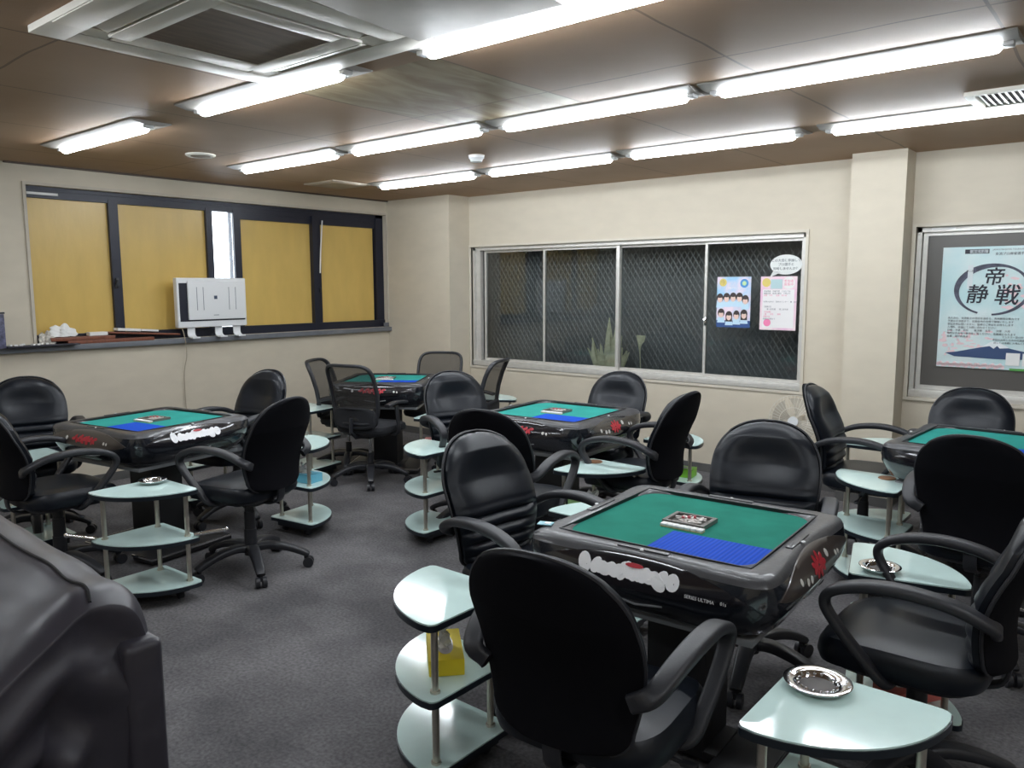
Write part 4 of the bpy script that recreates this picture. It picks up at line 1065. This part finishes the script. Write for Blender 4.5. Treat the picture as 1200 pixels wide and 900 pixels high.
# ------------------------------------------------------------------ posters
RX90 = Matrix.Rotation(math.radians(90), 4, 'X')
def flat(w, poly, y=0.0, m=None, th=.0006):
    w.rings([[(x, y, z) for x, z in poly], [(x, y-th, z) for x, z in poly]], m=m)
def ell(cx, cz, a, b, n=24, rot=0, a0=0, a1=2*PI):
    return [(cx+a*math.cos(a0+(a1-a0)*k/n)*math.cos(rot)-b*math.sin(a0+(a1-a0)*k/n)*math.sin(rot), cz+a*math.cos(a0+(a1-a0)*k/n)*math.sin(rot)+b*math.sin(a0+(a1-a0)*k/n)*math.cos(rot)) for k in range(n)]
def rect(x0, x1, z0, z1): return [(x0, z0), (x1, z0), (x1, z1), (x0, z1)]
def posters():
    # group portrait poster
    y = YW+.0615
    r = thing('poster', 'pastel poster with nine portraits on the right pane of the long window', 'poster', (-2.78, y, 1.445))
    w = MB(); flat(w, rect(-.147, .147, -.208, .208), th=.001); w.build('sheet', poster_mat('poster_pastel', (.36, .62, .84), (.86, .70, .80), 7, .40, .62), r)
    w = MB(); flat(w, rect(-.147, .147, -.208, -.150), -.0012); w.build('navy_band', mat('navy', (.03, .08, .25), .5), r)
    hair = mat('hair_dark', (.05, .035, .035), .6); skin = mat('skin_print', (.82, .60, .52), .6); shirt = mat('shirt_print', (.55, .74, .88), .6)
    rows = [(-.118, .03), (-.060, .035), (-.003, .038), (.052, .038), (.103, .018), (-.105, -.095), (-.035, -.115), (.03, -.108), (.095, -.10)]
    for i, (x, z) in enumerate(rows):
        w = MB(); o_ = -.0003*i
        flat(w, [(x-.034, z-.075), (x+.034, z-.075), (x+.028, z-.035), (x+.01, z-.022), (x-.01, z-.022), (x-.028, z-.035)], -.0016+o_, shirt)
        if i in (6, 8): flat(w, rect(x-.028, x+.028, z-.045, z), -.0020+o_, hair)
        flat(w, ell(x, z+.006, .030 if i != 7 else .027, .036), -.0024+o_, hair); flat(w, ell(x, z-.008, .021, .026), -.0032+o_, skin)
        flat(w, ell(x, z+.013, .020, .008), -.0040+o_, hair)
        w.build('portrait', None, r, smooth=0)
    w = MB(); flat(w, ell(-.095, .162, .032, .032), -.0014); w.build('gold_disc', mat('gold_print', (.72, .58, .16), .5), r, smooth=0)
    w = MB(); flat(w, ell(.09, .155, .036, .036), -.0014, mat('disc_blue', (.08, .3, .65), .5)); flat(w, ell(.09, .155, .018, .018), -.0022, mat('disc_lime', (.5, .75, .4), .5)); w.build('blue_disc', None, r, smooth=0)
    text('今', .045, mat('gold_print2', (.45, .35, .1), .5), 'lettering', r, Matrix.Translation((-.095, -.0022, .162)) @ RX90)
    text('ＣＡＭＰＡＩＧＮ', .018, M_WHITE, 'lettering', r, Matrix.Translation((0, -.0022, .115)) @ RX90)
    # notice poster
    r = thing('poster', 'pink-framed notice poster beside the portrait poster, under the speech bubble', 'poster', (-2.405, y, 1.44))
    w = MB(); flat(w, rect(-.147, .147, -.213, .213), th=.001); w.build('sheet', poster_mat('poster_pink', (.80, .50, .66), (.85, .74, .74), 5, .40, .62), r)
    w = MB(); flat(w, rect(-.128, .128, -.195, .11), -.0012); w.build('text_area', mat('paper_pink', (.82, .80, .80), .6), r, smooth=0)
    w = MB(); flat(w, rect(-.065, .03, .115, .19), -.0012); w.build('heading_block', mat('head_teal', (.45, .62, .64), .6), r, smooth=0)
    w = MB(); flat(w, ell(-.10, .165, .035, .035), -.0016); w.build('gold_disc', mat('gold_print', (.72, .58, .16), .5), r, smooth=0)
    w = MB(); flat(w, ell(.082, .162, .048, .048), -.0016); d = w.build('white_disc', M_PAPER, r, smooth=0)
    w = MB(); flat(w, ell(-.085, -.155, .030, .030), -.0016); w.build('pink_disc', mat('hot_pink', (.85, .22, .42), .5), r, smooth=0)
    text('参加者\n募集中', .026, mat('print_pink', (.80, .30, .42), .6), 'lettering', r, Matrix.Translation((.082, -.0026, .162)) @ RX90)
    ink = mat('print_grey', (.28, .27, .30), .6); pk = mat('print_pink', (.80, .30, .42), .6)
    lines = [('参加資格　年齢不問　どなたでも', .095, ink), ('開催日時　毎週土曜日　十時より', .078, ink), ('会費　千円　　定員　四十名', .062, pk), ('お問い合わせ　受付カウンター　■　店内', .012, ink),
             ('【開催日】', -.028, ink), ('　　第一回予選　　第二回予選', -.048, ink), ('【参加費】', -.070, pk), ('一般　　学生　　無料', -.088, pk), ('決勝大会', -.106, pk), ('詳細は店頭まで', -.125, ink)]
    for k, (t, z, m) in enumerate(lines): text(t, .0145, m, 'lettering', r, Matrix.Translation((-.12, -.0024, z)) @ RX90, align='LEFT')
    # speech bubble
    r = thing('speech_bubble_sign', 'white paper speech bubble above the notice poster', 'sign', (-2.352, y, 1.745))
    w = MB(); flat(w, ell(0, 0, .128, .078, 36), th=.001); flat(w, [(-.10, -.045), (-.05, -.065), (-.128, -.098)], 0, th=.001); w.build('paper', mat('bubble_white', (.74, .76, .74), .6), r, smooth=0)
    for k, t in enumerate(('この大会に参加して', 'プロ選手と', '対局しませんか？')): text(t, .026, M_GREYINK, 'lettering', r, Matrix.Translation((0, -.0026, .032-.032*k)) @ RX90)
    # big calligraphy poster
    x0, x1 = -1.245, -.665; zc = 1.425; r = thing('poster', 'large pale blue calligraphy poster with ink ring on the right window', 'poster', ((x0+x1)/2, YW+.0595, zc))
    hw_, hh = (x1-x0)/2, .415
    w = MB(); flat(w, rect(-hw_, hw_, -hh, hh), th=.001); w.build('sheet', poster_mat('poster_sky', (.50, .70, .72), (.66, .76, .76), 3, .40, .62), r)
    pk = mat('blossom_pink', (.82, .62, .64), .6)
    rn = random.Random(9); w = MB()
    for q in range(46): flat(w, ell(-hw_+.03+rn.random()*.30*(1-.2*rn.random()), -.25+rn.uniform(-.08, .09), rn.uniform(.006, .026), rn.uniform(.004, .012), 10), -.0011-.00003*q, th=.0003)
    for q in range(30): flat(w, ell(.10+rn.random()*.17, .12+rn.uniform(-.14, .12), rn.uniform(.008, .028), rn.uniform(.006, .014), 10), -.0011-.00003*q, th=.0003)
    for q in range(28): flat(w, ell(-hw_+.012+q*.0145, -hh+.020+.008*math.sin(q*2), .012, .014, 10), -.0011, th=.0026)
    w.build('blossom_print', pk, r, smooth=0)
    w = MB(); flat(w, [(-.24, -.315), (-.17, -.305), (-.09, -.285), (-.02, -.268), (.03, -.258), (.055, -.275), (.075, -.255), (.09, -.272), (.14, -.268), (.20, -.282), (.29, -.30), (.29, -.335), (.18, -.345), (.05, -.345), (-.08, -.340), (-.18, -.338)], -.0030); w.build('mountain_print', mat('mountain_navy', (.035, .07, .17), .6), r, smooth=0)
    w = MB(); flat(w, [(-.02, -.268), (.03, -.232), (.052, -.225), (.08, -.23), (.14, -.262), (.14, -.268), (.09, -.272), (.075, -.255), (.055, -.275), (.03, -.258)], -.0030); w.build('snow_cap', mat('snow_print', (.78, .82, .84), .6), r, smooth=0)
    # ink ring: brush stroke of varying width
    w = MB(); rs_o = []; n = 60; cxr, czr = .02, .125
    for k in range(n+1):
        a = math.radians(250)-math.radians(338)*k/n; t = k/n; wd_ = .012+.028*math.sin(PI*min(1, t*1.6))**2*(1 if t < .6 else .8)+.01*(t > .55)*math.sin(PI*(t-.55)/.45)
        rs_o.append(((cxr+.228*math.cos(a), czr+.175*math.sin(a)), (cxr+(.228-wd_)*math.cos(a), czr+(.175-wd_)*math.sin(a))))
    V = [[w.bm.verts.new((p[0], yy, p[1])) for p, yy in ((o_, -.0034), (i_, -.0034), (i_, -.0040), (o_, -.0040))] for o_, i_ in rs_o]
    for a, b in zip(V, V[1:]):
        for q in range(4): w.bm.faces.new((a[q], a[(q+1) % 4], b[(q+1) % 4], b[q]))
    w.build('ink_ring', mat('ink_ring', (.07, .075, .11), .6, var=.6, vscale=14), r, smooth=0)
    for ch, x, z, s in (('帝', .025, .205, .125), ('静', -.070, .085, .135), ('戦', .105, .080, .145)):
        text(ch, s, M_BLACK, 'calligraphy', r, Matrix.Translation((x, -.0046, z-.0)) @ RX90, bold=.0014, shear=.15)
    text('第二回', .016, M_BLACK, 'lettering', r, Matrix.Translation((-.115, -.0046, .25)) @ RX90)
    w = MB(); flat(w, rect(-.130, -.098, .13, .29), -.0041); w.build('name_strip', mat('strip_pale', (.66, .72, .74), .6), r, smooth=0)
    w = MB(); flat(w, rect(-.155, -.01, .368, .398), -.0012, M_BLACK); flat(w, rect(-.125, -.016, .372, .394), -.0022, mat('logo_grey', (.45, .48, .5), .6)); w.build('logo_bar', None, r, smooth=0)
    text('麻雀大会', .020, M_BLACK, 'lettering', r, Matrix.Translation((-.07, -.0032, .381)) @ RX90)
    text('JAPAN MAHJONG TOURNAMENT', .014, M_GREYINK, 'lettering', r, Matrix.Translation((.115, -.002, .392)) @ RX90)
    text('女流プロ麻雀選手権', .021, M_BLACK, 'lettering', r, Matrix.Translation((.12, -.002, .363)) @ RX90)
    for k, t in enumerate(('本大会は、女流雀士の頂点を決める、真剣勝負の舞台です', '予選から決勝まで、全国各地の会場で開催いたします', '参加資格は問いません、皆様のご参加をお待ちします', '入場料、店頭にてお問い合わせください', '日程　予選　四月　　準決勝　五月　　決勝　六月', '場所は各会場の案内をご覧ください、先着順となります', '主催　実行委員会')):
        text(t, .0165, M_GREYINK, 'lettering', r, Matrix.Translation((-.235, -.0044, -.072-.021*k)) @ RX90, align='LEFT')
    for k, t in enumerate(('エントリー受付中', '参加のお申し込みは店舗受付まで', '詳しくは係員にお尋ねください')):
        text(t, .0155, M_GREYINK, 'lettering', r, Matrix.Translation((.16, -.0044, -.195-.020*k)) @ RX90)
    w = MB(); flat(w, rect(.13, .21, -.385, -.30), -.0040); flat(w, rect(.225, .285, -.385, -.30), -.0040); w.build('white_square', M_PAPER, r, smooth=0)
    w = MB(); flat(w, rect(.155, .29, -hh-.004, -hh+.012), -.0012); w.build('green_strip', mat('strip_green', (.10, .35, .08), .6), r, smooth=0)
posters()

# ------------------------------------------------------------------ litter
for (x, y, s, lab) in ((-4.27, 2.62, .03, 'small crumpled white scrap on the carpet by the left table chair'),):
    cloth(x, y, 0, (s, s*.8, s*.7), lab, 'litter', 'paper_scrap')
